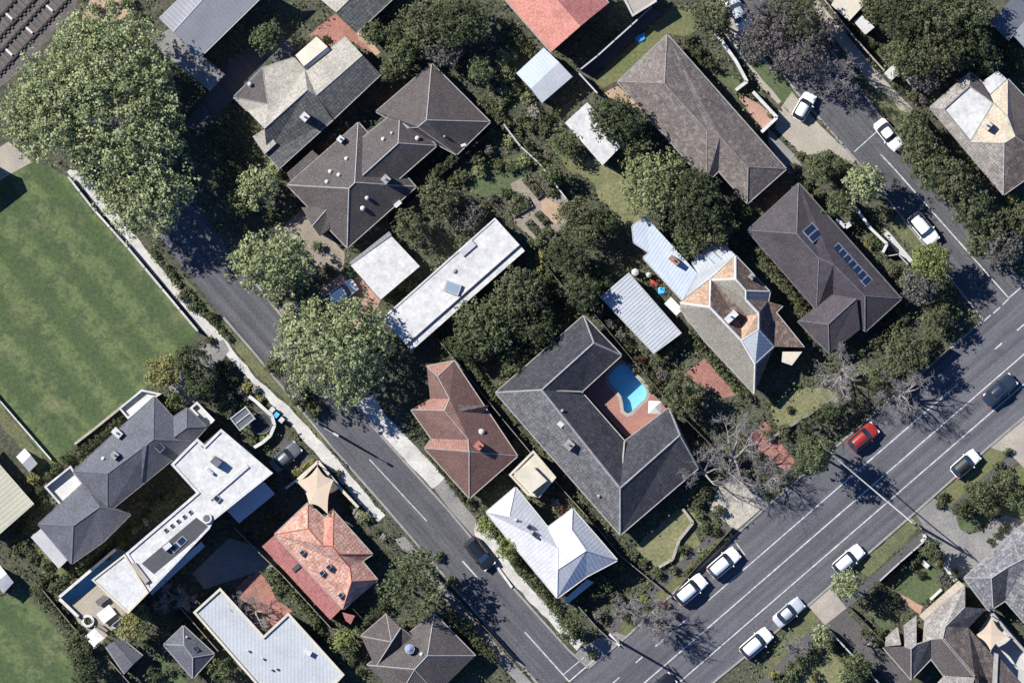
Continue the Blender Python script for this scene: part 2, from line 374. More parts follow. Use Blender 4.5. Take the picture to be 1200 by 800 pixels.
# playing-field turf: mowing bands run beside the long fence
m, nt, bs = _base('turf')
g_ = nt.nodes.new('ShaderNodeNewGeometry'); d_ = nt.nodes.new('ShaderNodeVectorMath'); d_.operation = 'DOT_PRODUCT'
nt.links.new(g_.outputs['Position'], d_.inputs[0]); d_.inputs[1].default_value = (0.76, 0.65, 0)
ad = nt.nodes.new('ShaderNodeMath'); ad.operation = 'MULTIPLY_ADD'; nt.links.new(noise(nt, 0.25, 3), ad.inputs[0]); ad.inputs[1].default_value = 0.6; nt.links.new(d_.outputs['Value'], ad.inputs[2])
mu = nt.nodes.new('ShaderNodeMath'); mu.operation = 'MULTIPLY'; nt.links.new(ad.outputs[0], mu.inputs[0]); mu.inputs[1].default_value = 2*math.pi/4.6
si = nt.nodes.new('ShaderNodeMath'); si.operation = 'SINE'; nt.links.new(mu.outputs[0], si.inputs[0])
a = mixc(nt, ramp(nt, si.outputs[0], -0.5, 0.5), (0.054, 0.08, 0.031), (0.09, 0.117, 0.047))
a = mixc(nt, ramp(nt, noise(nt, 0.16, 6, 0.65), 0.53, 0.75), a, (0.13, 0.132, 0.068))
a = mixc(nt, ramp(nt, noise(nt, 0.6, 4, 0.7), 0.44, 0.62), a, (0.048, 0.068, 0.032))
gr = noise(nt, 2.5, 3, 0.8)
a = mixc(nt, 1.0, a, mixc(nt, ramp(nt, gr, 0.3, 0.7), (0.65,)*3, (1.35,)*3), 'MULTIPLY')
nt.links.new(a, bs.inputs['Base Color']); bs.inputs['Roughness'].default_value = 0.9; bs.inputs['Specular IOR Level'].default_value = 0.2
bumpn(nt, bs, gr, 0.5, 0.06)
# pool water: clear, slightly rippled
m = bpy.data.materials.new('water'); m.use_nodes = True; MAT['water'] = m; nt = m.node_tree; nt.nodes.clear()
o_ = nt.nodes.new('ShaderNodeOutputMaterial'); t_ = nt.nodes.new('ShaderNodeBsdfTransparent'); t_.inputs[0].default_value = (0.8, 0.94, 0.98, 1)
g_ = nt.nodes.new('ShaderNodeBsdfGlossy'); g_.inputs['Roughness'].default_value = 0.06
x_ = nt.nodes.new('ShaderNodeMixShader'); x_.inputs[0].default_value = 0.04
nt.links.new(t_.outputs[0], x_.inputs[1]); nt.links.new(g_.outputs[0], x_.inputs[2]); nt.links.new(x_.outputs[0], o_.inputs[0])
b_ = nt.nodes.new('ShaderNodeBump'); b_.inputs['Strength'].default_value = 0.2; nt.links.new(noise(nt, 3.0, 2), b_.inputs['Height']); nt.links.new(b_.outputs[0], g_.inputs['Normal'])
# ---------------------------------------------------------------- ground sheets
from mathutils.geometry import tessellate_polygon
def rough_edge(poly, step, amp, seed=1):
    r = random.Random(seed*977+len(poly)); out = []
    n = len(poly)
    for i in range(n):
        a, b = Vector(poly[i]), Vector(poly[(i+1) % n]); L = (b-a).length
        k = max(1, int(L/step)); nn = Vector((-(b-a).y, (b-a).x)).normalized() if L else Vector((0, 0))
        for j in range(k):
            p = a+(b-a)*(j/k); out.append(tuple(p+nn*r.uniform(-amp, amp)))
    return out

PATCHES, SHEETS = [], []
def inside(p, E):
    c = False
    for i in range(len(E)):
        a, b = E[i], E[i-1]
        if (a[1] > p[1]) != (b[1] > p[1]) and p[0] < (b[0]-a[0])*(p[1]-a[1])/(b[1]-a[1])+a[0]: c = not c
    return c
def overlap(A, B):
    if min(p[0] for p in A) > max(p[0] for p in B)+2 or min(p[0] for p in B) > max(p[0] for p in A)+2 or min(p[1] for p in A) > max(p[1] for p in B)+2 or min(p[1] for p in B) > max(p[1] for p in A)+2: return False
    def cr(o, a, b): return (a[0]-o[0])*(b[1]-o[1])-(a[1]-o[1])*(b[0]-o[0])
    for i in range(len(A)):
        for k in range(len(B)):
            a, b, c, d = A[i-1], A[i], B[k-1], B[k]
            if cr(a, b, c)*cr(a, b, d) <= 0 and cr(c, d, a)*cr(c, d, b) <= 0: return True
    return inside(A[0], B) or inside(B[0], A)
def patch(name, poly, m, level=1, wob=0.0, hole=None, z=None):
    """a sheet of ground; level counts the sheets lying below it, 4 mm each"""
    j = 0
    while any(L == level and k == j and overlap(poly, E) for E, L, k in SHEETS): j += 1
    zz = 0.012*level+0.0015*j
    SHEETS.append((poly, level, j)); PATCHES.append(poly)
    if wob: poly = rough_edge(poly, 8, wob, len(name))
    outer = [Vector(W(x, y, 0)) for x, y in poly]
    loops = [[Vector((p.x, p.y, 0)) for p in outer]]
    if hole: loops.append([Vector((W(x, y).x, W(x, y).y, 0)) for x, y in hole])
    flat = [p for l in loops for p in l]
    tri = tessellate_polygon(loops)
    v = [(p.x, p.y, zz) for p in flat]; f = []
    for t in tri:
        a, b, c = (flat[i] for i in t)
        f.append(tuple(t) if (b-a).cross(c-a).z > 0 else tuple(t)[::-1])
    d = (flat[1]-flat[0]).normalized()
    uv = [(flat[i].dot(d), flat[i].x*-d.y+flat[i].y*d.x) for g in f for i in g]
    return tag(new(name, mesh(name, v, f, m, uv)), kind='structure')

def offs(line, d):
    """shift an open polyline (px) sideways by d px"""
    P = [Vector(p) for p in line]; out = []
    for i, p in enumerate(P):
        t = (P[min(i+1, len(P)-1)]-P[max(i-1, 0)]).normalized(); out.append(tuple(p+Vector((-t.y, t.x))*d))
    return out

def ribbon(name, line, w, m, z0=0.0, z1=0.12):
    """a raised strip (kerb) along a polyline in px, w px wide"""
    a, b = offs(line, w/2), offs(line, -w/2)
    n = len(line); v = []
    for i in range(n):
        for q, z in ((a[i], z0), (a[i], z1), (b[i], z1), (b[i], z0)):
            p = W(*q); v.append((p.x, p.y, z))
    f = [(4*i+k, 4*i+k+1, 4*i+k+5, 4*i+k+4) for i in range(n-1) for k in range(3)]+[(0, 1, 2, 3), (4*n-1, 4*n-2, 4*n-3, 4*n-4)]
    return tag(new(name, mesh(name, v, f, m)), kind='structure')

def paintline(line, w, level=3, name='road_marking'):
    a, b = offs(line, w/2), offs(line, -w/2)
    return patch(name, a+b[::-1], 'paint', level)

# ---------------------------------------------------------------- buildings
ROOFS = {}
def surf(o, px, py, z):
    """height of the pitched roof o under a photo pixel, or z for a flat one"""
    if o.name not in ROOFS: return z
    v, F = ROOFS[o.name]; best = None
    for g in F:
        for i in range(1, len(g)-1):
            a, b, c = (Vector(v[k]) for k in (g[0], g[i], g[i+1])); p = W(px, py, 4)
            d = (b.x-a.x)*(c.y-a.y)-(c.x-a.x)*(b.y-a.y)
            if abs(d) < 1e-9: continue
            s = ((p.x-a.x)*(c.y-a.y)-(c.x-a.x)*(p.y-a.y))/d; t = ((b.x-a.x)*(p.y-a.y)-(p.x-a.x)*(b.y-a.y))/d
            if s >= -0.01 and t >= -0.01 and s+t <= 1.01:
                h = a.z+s*(b.z-a.z)+t*(c.z-a.z); best = h if best is None else max(best, h)
    return z if best is None else best
def solve_z(pts, faces, ze, pitch):
    z, eave = {}, set()
    for f, _ in faces:
        k = f.split()
        for e in k[:2]:
            if len(pts[e]) == 2: eave.add(e)
    for n, p in pts.items():
        if len(p) == 3: z[n] = p[2]
        elif n in eave: z[n] = ze
    t = math.tan(R(pitch)); acc = {}
    for f, _ in faces:
        k = f.split(); a, b = Vector(pts[k[0]][:2]), Vector(pts[k[1]][:2]); d = (b-a).normalized()
        for n in k[2:]:
            if n not in z:
                q = Vector(pts[n][:2])-a; acc.setdefault(n, []).append(ze+t*abs(q.x*d.y-q.y*d.x)*S)
    for n, l in acc.items(): z[n] = sum(l)/len(l)
    return z

WIN = {}
def window_on(parent, org, a, b, z, wid=1.5, hgt=1.2, kind='window'):
    """a window or door proud of the wall that runs a -> b (world xy, ccw outline)"""
    key = (kind, wid, hgt)
    if key not in WIN:
        fv, ff = merge([box_data(0, 0, -hgt/2, hgt/2, 0.07, 0.06)]) if False else ([], [])
        bars = [box_data(x, 0, -hgt/2, hgt/2, 0.08, 0.1) for x in (-wid/2+0.04, wid/2-0.04)]
        bars += [box_data(0, 0, y-0.04, y+0.04, wid-0.16, 0.094) for y in (-hgt/2+0.04, hgt/2-0.04)]
        v, f = merge(bars); fr = mesh('window_frame', v, f, 'white' if kind == 'window' else 'timber_dark')
        v, f = box_data(0, 0, -hgt/2+0.08, hgt/2-0.08, wid-0.16, 0.05)
        WIN[key] = (mesh('pane' if kind == 'window' else 'door_leaf', v, f, 'glass' if kind == 'window' else 'timber'), fr)
    d = (Vector(b)-Vector(a)); n = Vector((d.y, -d.x)).normalized(); c = (Vector(a)+Vector(b))/2+n*0.04
    p = new(kind, WIN[key][0], parent, (c.x-org[0], c.y-org[1], z-org[2]), math.atan2(d.y, d.x))
    new(kind+'_frame', WIN[key][1], p)

def walls(parent, org, loop, zt, m, z0=0.0, openings=True):
    """loop ccw world xy, zt heights per corner"""
    n = len(loop); v, f = [], []
    for i in range(n):
        v += [(loop[i][0], loop[i][1], z0), (loop[i][0], loop[i][1], zt[i])]
    f = [(2*i, 2*((i+1) % n), 2*((i+1) % n)+1, 2*i+1) for i in range(n)]
    uv = [c for g in f for c in face_uv(v, g)]
    new('wall', mesh('wall', rel(v, org), f, m, uv), parent)
    if not openings: return
    done = False
    for i in range(n):
        a, b = Vector(loop[i]), Vector(loop[(i+1) % n]); L = (b-a).length
        top = min(zt[i], zt[(i+1) % n])
        if L < 3.2 or top-z0 < 2.3: continue
        k = max(1, min(3, int(L/5)))
        for j in range(k):
            c0, c1 = a+(b-a)*(j/k), a+(b-a)*((j+1)/k)
            if not done and L > 4: window_on(parent, org, c0, c1, z0+1.06, 0.95, 2.1, 'door'); done = True
            else:
                window_on(parent, org, c0, c1, z0+1.6, 1.5, 1.2)
                if top-z0 > 5: window_on(parent, org, c0, c1, z0+4.3, 1.5, 1.2)

def roof(parent, org, pts, faces, m, ze=3.0, pitch=28, cap='cap_grey', gutter='cap_grey', wall='brickwall', over=0.4, name='roof', skip_caps=(), capw=0.17, openings=True, z0=0.0, rise=1.0):
    faces = [(f, m) if isinstance(f, str) else f for f in faces]
    if rise != 1: pts = {n: (c[0], c[1], 3+(c[2]-3)*rise) if len(c) == 3 and c[2] > 3 else c for n, c in pts.items()}
    z = solve_z(pts, faces, ze, pitch)
    names = list(pts); idx = {n: i for i, n in enumerate(names)}
    v = [tuple(W(pts[n][0], pts[n][1], z[n])) for n in names]
    F, fm, ms = [], [], []
    for f, k in faces:
        g = [idx[n] for n in f.split()]
        ar = sum(v[g[i]][0]*v[g[(i+1) % len(g)]][1]-v[g[(i+1) % len(g)]][0]*v[g[i]][1] for i in range(len(g)))
        if ar < 0: g = g[::-1]
        F.append(tuple(g))
        if k not in ms: ms.append(k)
        fm.append(ms.index(k))
    edges = {}
    for fi, g in enumerate(F):
        for i in range(len(g)): edges.setdefault((g[i], g[(i+1) % len(g)]), []).append(fi)
    bnd = [e for e in edges if (e[1], e[0]) not in edges]
    # fascia skirt below the boundary
    vv = list(v); FF = list(F); ff = list(fm)
    fasc = gutter or cap or m
    if fasc not in ms: ms.append(fasc)
    low = {}
    for a, b in bnd:
        for q in (a, b):
            if q not in low: low[q] = len(vv); vv.append((v[q][0], v[q][1], v[q][2]-0.2))
        FF.append((a, low[a], low[b], b)); ff.append(ms.index(fasc))
    uv = [c for g in FF for c in face_uv(vv, g)]
    ro = new(name, mesh(name, rel(vv, org), FF, ms, uv, fmat=ff), parent)
    ROOFS[ro.name] = (v, F)
    # ridge and hip caps on the convex inner edges
    if cap:
        for (a, b), l in edges.items():
            if a < b and (b, a) in edges:
                g = F[l[0]]; h = F[edges[(b, a)][0]]
                A, B = Vector(v[a]), Vector(v[b])
                cg = sum((Vector(v[i]) for i in g), Vector())/len(g); ch = sum((Vector(v[i]) for i in h), Vector())/len(h)
                mid = (cg+ch)/2
                d = (B-A).normalized(); q = A+d*(mid-A).dot(d)
                if q.z-mid.z < 0.02: continue
                if (B-A).length < 0.4: continue
                sd = d.cross(Vector((0, 0, 1))).normalized(); w = capw/2
                cv = [A+sd*w-Vector((0, 0, 0.04)), A+Vector((0, 0, 0.07)), A-sd*w-Vector((0, 0, 0.04)), B+sd*w-Vector((0, 0, 0.04)), B+Vector((0, 0, 0.07)), B-sd*w-Vector((0, 0, 0.04))]
                new('ridge_cap', mesh('ridge_cap', rel(cv, org), [(0, 3, 4, 1), (1, 4, 5, 2), (0, 1, 2), (5, 4, 3)], cap), ro)
    # gutters on the level outer edges
    if gutter:
        for a, b in bnd:
            A, B = Vector(v[a]), Vector(v[b])
            if abs(A.z-B.z) > 0.15 or (B-A).length < 0.8: continue
            d = (B-A).normalized(); o_ = Vector((d.y, -d.x, 0)); q = []
            for P in (A, B):
                q += [P+o_*0.015-Vector((0, 0, 0.03)), P+o_*0.015-Vector((0, 0, 0.14)), P+o_*0.13-Vector((0, 0, 0.14)), P+o_*0.13-Vector((0, 0, 0.02))]
            new('gutter', mesh('gutter', rel(q, org), [(0, 4, 5, 1), (1, 5, 6, 2), (2, 6, 7, 3), (3, 7, 4, 0)], gutter), ro)
    if wall:
        nxt = dict(bnd); left = set(nxt)
        while left:
            s = min(left); loop = []; q = s
            while q in left:
                left.discard(q); loop.append(q); q = nxt[q]
            if len(loop) >= 3:
                P = [(v[i][0], v[i][1]) for i in loop]
                if ccw(P) != P: continue
                walls(parent, org, [tuple(x) for x in inset(P, over)], [v[i][2]-0.12 for i in loop], wall, z0, openings)
    return ro, z

def strip_on(ro, parent, org, poly, lift, m, name='roof_strip'):
    """a thin raised band of roofing that follows the slope below it"""
    n = len(poly); v = []
    for d in (-0.1, lift):
        for x, y in poly: p = W(x, y, surf(ro, x, y, 4)+d); v.append(tuple(p))
    if ccw([a[:2] for a in v[:n]]) != [a[:2] for a in v[:n]]: v = v[:n][::-1]+v[n:][::-1]
    f = [(i, (i+1) % n, n+(i+1) % n, n+i) for i in range(n)]+[tuple(range(n, 2*n))]
    return new(name, mesh(name, rel(v, org), f, m, [c for g in f for c in face_uv(v, g)]), ro)
def chimney(parent, org, px, py, z0, z1, w, m='brickwall', ang=42, pot=True, l=None):
    if parent.name in ROOFS: s = surf(parent, px, py, z0); z0, z1 = s-0.6, s+1.15
    o = box('chimney', px, py, z0, z1, l or w, w, m, parent, org, ang)
    if pot:
        c = W(px, py, z1); v, f = cyl_data(c.x, c.y, z1, z1+0.35, 0.13, 0.11, 8)
        new('chimney_pot', mesh('chimney_pot', rel(v, org), f, 'cap_dark'), o)
    return o
def vent(parent, org, px, py, z, r=0.22, m='white', h=0.4):
    z = surf(parent, px, py, z); c = W(px, py, z); v, f = merge([cyl_data(c.x, c.y, z-0.3, z+h*0.6, r*0.6, r*0.6, 10), cyl_data(c.x, c.y, z+h*0.6, z+h, r, r*0.4, 10)])
    return new('roof_vent', mesh('roof_vent', rel(v, org), f, m), parent)
def skylight(parent, org, px, py, z, lx, ly, ang, m='glass', frame='frame_alu', h=0.12):
    z = surf(parent, px, py, z)+0.08
    o = box('skylight', px, py, z-0.6, z+h, lx, ly, frame, parent, org, ang)
    p = box('pane', px, py, z+h, z+h+0.02, lx*0.8, ly*0.8, m, o, org, ang)
    return o
def zat(z, *ns): return sum(z[n] for n in ns)/len(ns)

def house(name, label, px, py, cat='house'):
    l = W(px, py); return thing(name, label, cat, l), l

def flat_block(parent, org, poly, z1, mroof, mwall, z0=0.0, parapet=0.0, pw=0.25, mpar=None, over=0.12, openings=True, name='roof'):
    """a flat-roofed block: walls, roof slab, and a parapet ring where it has one"""
    P = ccw([tuple(W(x, y, z1).xy) for x, y in poly])
    IN = [tuple(q) for q in inset(P, over)]
    walls(parent, org, IN, [z1-0.2]*len(P), mwall, z0, openings)
    v, f = prism_data(P, z1-0.25, z1, True); uv = [c for g in f for c in face_uv(v, g)]
    ro = new(name, mesh(name, rel(v, org), f, [mpar or mroof, mroof], uv, fmat=[0]*len(P)+[1, 0]), parent)
    if parapet:
        I = [tuple(q) for q in inset(P, pw)]; n = len(P)
        O2 = [tuple(q) for q in inset(P, 0.004)]
        v = [(p[0], p[1], z1+0.002) for p in O2]+[(p[0], p[1], z1+parapet) for p in O2]+[(p[0], p[1], z1+parapet) for p in I]+[(p[0], p[1], z1+0.002) for p in I]
        f = [(k*n+i, k*n+(i+1) % n, (k+1)*n+(i+1) % n, (k+1)*n+i) for k in range(3) for i in range(n)]
        new('parapet', mesh('parapet', rel(v, org), f, mpar or mroof), ro)
    return ro

# ---------------------------------------------------------------- fences and walls
def fence(label, line, h=1.8, m='timber_grey', name='paling_fence', th=0.09, step=2.4, cap=None, post='timber_dark', pw=0.12):
    P = [W(*p) for p in line]; org = P[0]
    o = thing(name, label, 'fence' if 'wall' not in name else 'wall', org, x=line[0][0], y=line[0][1])
    isw = 'wall' in name
    def pst(p): 
        v, f = box_data(p.x, p.y, 0, h+0.08, pw, pw, ang); new('pillar' if isw else 'post', mesh('post', rel(v, org), f, post), o)
    for a, b in zip(P, P[1:]):
        L = (b-a).length; k = max(1, round(L/step)); ang = math.atan2((b-a).y, (b-a).x)
        for i in range(k):
            p, q = a+(b-a)*(i/k), a+(b-a)*((i+1)/k); c = (p+q)/2; l = L/k
            if post: pst(p); l -= pw
            v, f = box_data(c.x, c.y, 0, h, max(l, 0.1), th, ang)
            new('wall_panel' if isw else 'panel', mesh('panel', rel(v, org), f, m), o)
            if cap:
                v, f = box_data(c.x, c.y, h+0.002, h+0.07, max(l, 0.1), th+0.08, ang); new('coping' if isw else 'top_rail', mesh('top_rail', rel(v, org), f, cap), o)
    if post: pst(P[-1])
    return o

def wallrun(label, line, h=1.2, m='white_dull', th=0.22, cap=None, **k):
    return fence(label, line, h, m, 'garden_wall', th, 3.0, cap or m, None, **k)

# ---------------------------------------------------------------- plants
def np_mesh(name, V, Q, m, rnd):
    me = bpy.data.meshes.new(name); nv, nq = len(V), len(Q)
    me.vertices.add(nv); me.vertices.foreach_set('co', V.astype(np.float32).ravel())
    me.loops.add(nq*4); me.loops.foreach_set('vertex_index', Q.astype(np.int32).ravel())
    me.polygons.add(nq); me.polygons.foreach_set('loop_start', np.arange(nq, dtype=np.int32)*4)
    me.materials.append(MAT[m]); at = me.attributes.new('rnd', 'FLOAT', 'FACE'); at.data.foreach_set('value', rnd.astype(np.float32))
    me.update(calc_edges=True); return me

def leaves(C, out, size, g, flat=1.0, spread=0.75):
    """one bent-free leaf card at each point of C, facing more or less along out"""
    n = len(C)
    nr = out*flat+g.normal(size=(n, 3))*spread*0.6; nr[:, 2] += 0.25; nr /= np.linalg.norm(nr, axis=1)[:, None]+1e-9
    t = np.cross(nr, g.normal(size=(n, 3))); t /= np.linalg.norm(t, axis=1)[:, None]+1e-9
    b = np.cross(nr, t); s = size*g.uniform(0.6, 1.25, n)[:, None]
    V = np.stack([C-t*s*0.62, C-b*s*0.42, C+t*s*0.62, C+b*s*0.42], 1).reshape(-1, 3)
    return V, np.arange(4*n).reshape(-1, 4)

def foliage(name, blobs, m, seed, leaf=0.3, rc=0.55, dens=1.0, shell=0.72):
    """clumps of leaf cards over and inside a set of ellipsoids (cx,cy,cz,rx,ry,rz)"""
    g = np.random.default_rng(seed); AC, AO, AR = [], [], []
    for cx, cy, cz, rx, ry, rz in blobs:
        area = 4*math.pi*(((rx*ry)**1.6+(rx*rz)**1.6+(ry*rz)**1.6)/3)**(1/1.6)
        nc = max(6, int(dens*area*0.62/(rc*rc*1.4)))
        d = g.normal(size=(nc, 3)); d /= np.linalg.norm(d, axis=1)[:, None]; d[:, 2] = np.where(d[:, 2] < -0.35, -d[:, 2], d[:, 2])
        rad = np.clip(g.normal(0.88, 0.17, nc), 0.25, 1.18)*np.where(g.random(nc) < 0.2, g.uniform(0.3, 0.8, nc), 1)
        lob = 1+0.13*np.sin(d[:, 0]*4+seed)*np.sin(d[:, 1]*5+seed*2)+0.08*np.sin(d[:, 2]*9+seed)
        c = d*rad[:, None]*lob[:, None]*np.array([rx, ry, rz])+np.array([cx, cy, cz])
        cr = g.random(nc)
        per = max(5, int(1.5*(rc/leaf)**2*2.6))
        ci = np.repeat(np.arange(nc), per); q = g.normal(size=(nc*per, 3)); q /= np.linalg.norm(q, axis=1)[:, None]
        rr = rc*g.uniform(0.6, 1.35, nc)[ci]*g.random(nc*per)**0.4
        AC.append(c[ci]+q*rr[:, None]*np.array([1, 1, 0.7])); o = d[ci]*0.35+q*1.0; AO.append(o/np.linalg.norm(o, axis=1)[:, None])
        AR.append(np.clip(cr[ci]*0.7+g.random(nc*per)*0.3, 0, 1))
    C, O, Rn = np.concatenate(AC), np.concatenate(AO), np.concatenate(AR)
    k = C[:, 2] > 0.03; C, O, Rn = C[k], O[k], Rn[k]
    V, Q = leaves(C, O, leaf, g)
    V[:, 2] = np.maximum(V[:, 2], 0.01)
    return np_mesh(name, V, Q, m, Rn)

def trunk_mesh(h, r, limbs, seed, m='bark'):
    g = random.Random(seed)
    parts = [tube_data([(0, 0, -0.05), (0.02*h*g.uniform(-1, 1), 0.02*h*g.uniform(-1, 1), h*0.5), (0, 0, h)], [r*1.25, r, r*0.6], 8)]
    for p in limbs:
        p = Vector(p); s = Vector((0, 0, h*g.uniform(0.55, 0.98))); md = (s+p)/2+Vector((0, 0, 0.12*(p-s).length))
        parts.append(tube_data([s, md, p], [r*0.5, r*0.35, r*0.12], 5))
    v, f = merge(parts); return mesh('trunk', v, f, m)

WORDS = {'leaf_plane': 'light green', 'leaf_lime': 'lime green', 'leaf_pale': 'pale green', 'leaf_mid': 'mid green', 'leaf_dark': 'dark green', 'leaf_olive': 'olive green',
         'leaf_grey': 'grey green', 'leaf_mauve': 'greyish purple', 'leaf_red': 'reddish', 'leaf_yellow': 'yellow green', 'leaf_white': 'pale silvery'}
SEED = [100]
def tree(px, py, r, h, m, where, blobs=None, leaf=0.24, rc=0.45, dens=0.8, kind='broadleaf_tree', noun='tree', label=None):
    """px, py: crown centre in the photo; r crown radius in px; the crown sits between h*0.35 and h"""
    SEED[0] += 1; sd = SEED[0]; g = random.Random(sd)
    zc = h*0.62; org = W(px, py, zc); org.z = 0
    rm = r*S; rz = h*0.38
    if blobs is None:
        blobs = [(0, 0, zc, rm*0.78, rm*0.78, rz)]
        k = 5 if rm < 2.5 else 7
        for i in range(k):
            a = 2*math.pi*(i+g.uniform(-0.3, 0.3))/k; d = rm*g.uniform(0.42, 0.62); q = rm*g.uniform(0.34, 0.5)
            blobs.append((d*math.cos(a), d*math.sin(a), zc+g.uniform(-0.25, 0.3)*rz, q, q, q*g.uniform(0.7, 1.0)))
    else:
        blobs = [((bx-px)*S, (py-by)*S, zc+dz, br*S, br*S, br*S*0.8) for bx, by, br, dz in blobs]
    t = thing(kind, label or f"{WORDS[m]} {noun} {where}", 'tree', org, x=px if not label else None, y=py)
    new('crown', foliage('crown', blobs, m, sd, leaf, rc, dens), t)
    limbs = [(b[0]*0.8, b[1]*0.8, b[2]) for b in blobs[1:7]]
    new('trunk', trunk_mesh(zc, max(0.1, rm*0.055), limbs, sd), t)
    return t

def shrub(px, py, r, h, m, where, noun='shrub', leaf=0.2, rc=0.3, dens=1.0, name='garden_shrub'):
    SEED[0] += 1; sd = SEED[0]; g = random.Random(sd)
    org = W(px, py, 0); rm = r*S
    rc = min(rc, rm*0.45)
    blobs = [(0, 0, h*0.5, rm*0.75, rm*0.75, h*0.5)]
    for i in range(3 if rm < 1 else 4):
        a = g.uniform(0, 6.28); d = rm*g.uniform(0.35, 0.6); q = rm*g.uniform(0.35, 0.5); blobs.append((d*math.cos(a), d*math.sin(a), h*g.uniform(0.35, 0.6), q, q, h*0.36))
    size = 'tiny' if r < 5 else 'small' if r < 8 else 'medium' if r < 12 else 'large'
    t = thing(name, f"{size} {WORDS[m]} {noun} {where}", 'shrub', org, x=px, y=py)
    new('foliage', foliage('foliage', blobs, m, sd, leaf, rc, dens), t)
    v, f = merge([tube_data([(0, 0, -0.02), (g.uniform(-.1, .1), g.uniform(-.1, .1), h*0.3), (g.uniform(-1, 1)*rm*0.4, g.uniform(-1, 1)*rm*0.4, h*0.6)], [0.05, 0.04, 0.015], 5) for _ in range(3)])
    new('stem', mesh('stem', v, f, 'bark'), t)
    return t
def shrubs(where, m, lst, noun='shrub', **k):
    for q in lst: shrub(q[0], q[1], q[2], q[3] if len(q) > 3 else max(0.5, q[2]*S*1.25), q[4] if len(q) > 4 else m, where, noun, **k)

def hedge(label, line, w, h, m, leaf=0.2, rc=0.28, name='hedge', dens=1.0):
    SEED[0] += 1; P = [W(*p) for p in line]; org = P[0].copy(); bl = []
    for a, b in zip(P, P[1:]):
        k = max(1, int((b-a).length/(w*S*0.55)))
        for i in range(k):
            c = a+(b-a)*((i+0.5)/k)-org; j = random.uniform(-0.12, 0.12)*w*S
            bl.append((c.x+j, c.y+j, h*0.5, w*S*0.5, w*S*0.5, h*0.5*random.uniform(0.85, 1.12)))
    t = thing(name, label, 'hedge', org, x=line[0][0], y=line[0][1])
    new('foliage', foliage('foliage', bl, m, SEED[0], leaf, rc, 0.75*dens), t)
    v, f = merge([tube_data([p-org, p-org+Vector((0, 0, h*0.6))], [0.06, 0.03], 5) for p in P]); new('stem', mesh('stem', v, f, 'bark'), t)
    return t

def groundcover(name, label, polys, m, n_per_m2=9, hmax=0.35, leaf=0.2, seed=1):
    """low plants nobody could count"""
    g = np.random.default_rng(seed); pts = []
    for poly in polys:
        P = np.array(poly, float); lo, hi = P.min(0), P.max(0); n = int((hi[0]-lo[0])*(hi[1]-lo[1])*S*S*n_per_m2)
        q = g.uniform(lo, hi, (n, 2)); ins = np.zeros(n, bool)
        for i in range(len(P)):
            a, b = P[i], P[(i+1) % len(P)]
            c = ((a[1] > q[:, 1]) != (b[1] > q[:, 1])) & (q[:, 0] < (b[0]-a[0])*(q[:, 1]-a[1])/((b[1]-a[1]) or 1e-9)+a[0]); ins ^= c
        q = q[ins]
        for E in PATCHES:
            E = np.array(E, float); k = np.zeros(len(q), bool)
            for i in range(len(E)):
                a, b = E[i], E[(i+1) % len(E)]
                k ^= ((a[1] > q[:, 1]) != (b[1] > q[:, 1])) & (q[:, 0] < (b[0]-a[0])*(q[:, 1]-a[1])/((b[1]-a[1]) or 1e-9)+a[0])
            q = q[~k]
        # leave bare drifts between the plants
        f = np.sin(q[:, 0]*0.23+seed)+np.sin(q[:, 1]*0.31+seed*2)+np.sin((q[:, 0]+q[:, 1])*0.11); q = q[f+g.normal(size=len(q))*0.7 > -0.3]
        pts.append(q)
    q = np.concatenate(pts); z = g.random(len(q))**1.5*hmax+0.06
    C = np.stack([(q[:, 0]-600)*S, (400-q[:, 1])*S, z], 1)
    O = g.normal(size=C.shape); O[:, 2] = np.abs(O[:, 2])+0.5
    V, Q = leaves(C, O/np.linalg.norm(O, axis=1)[:, None], leaf, g)
    V[:, 2] = np.maximum(V[:, 2], 0.03)
    return tag(new(name, np_mesh(name, V, Q, m, g.random(len(C)))), label, 'ground cover', kind='stuff')

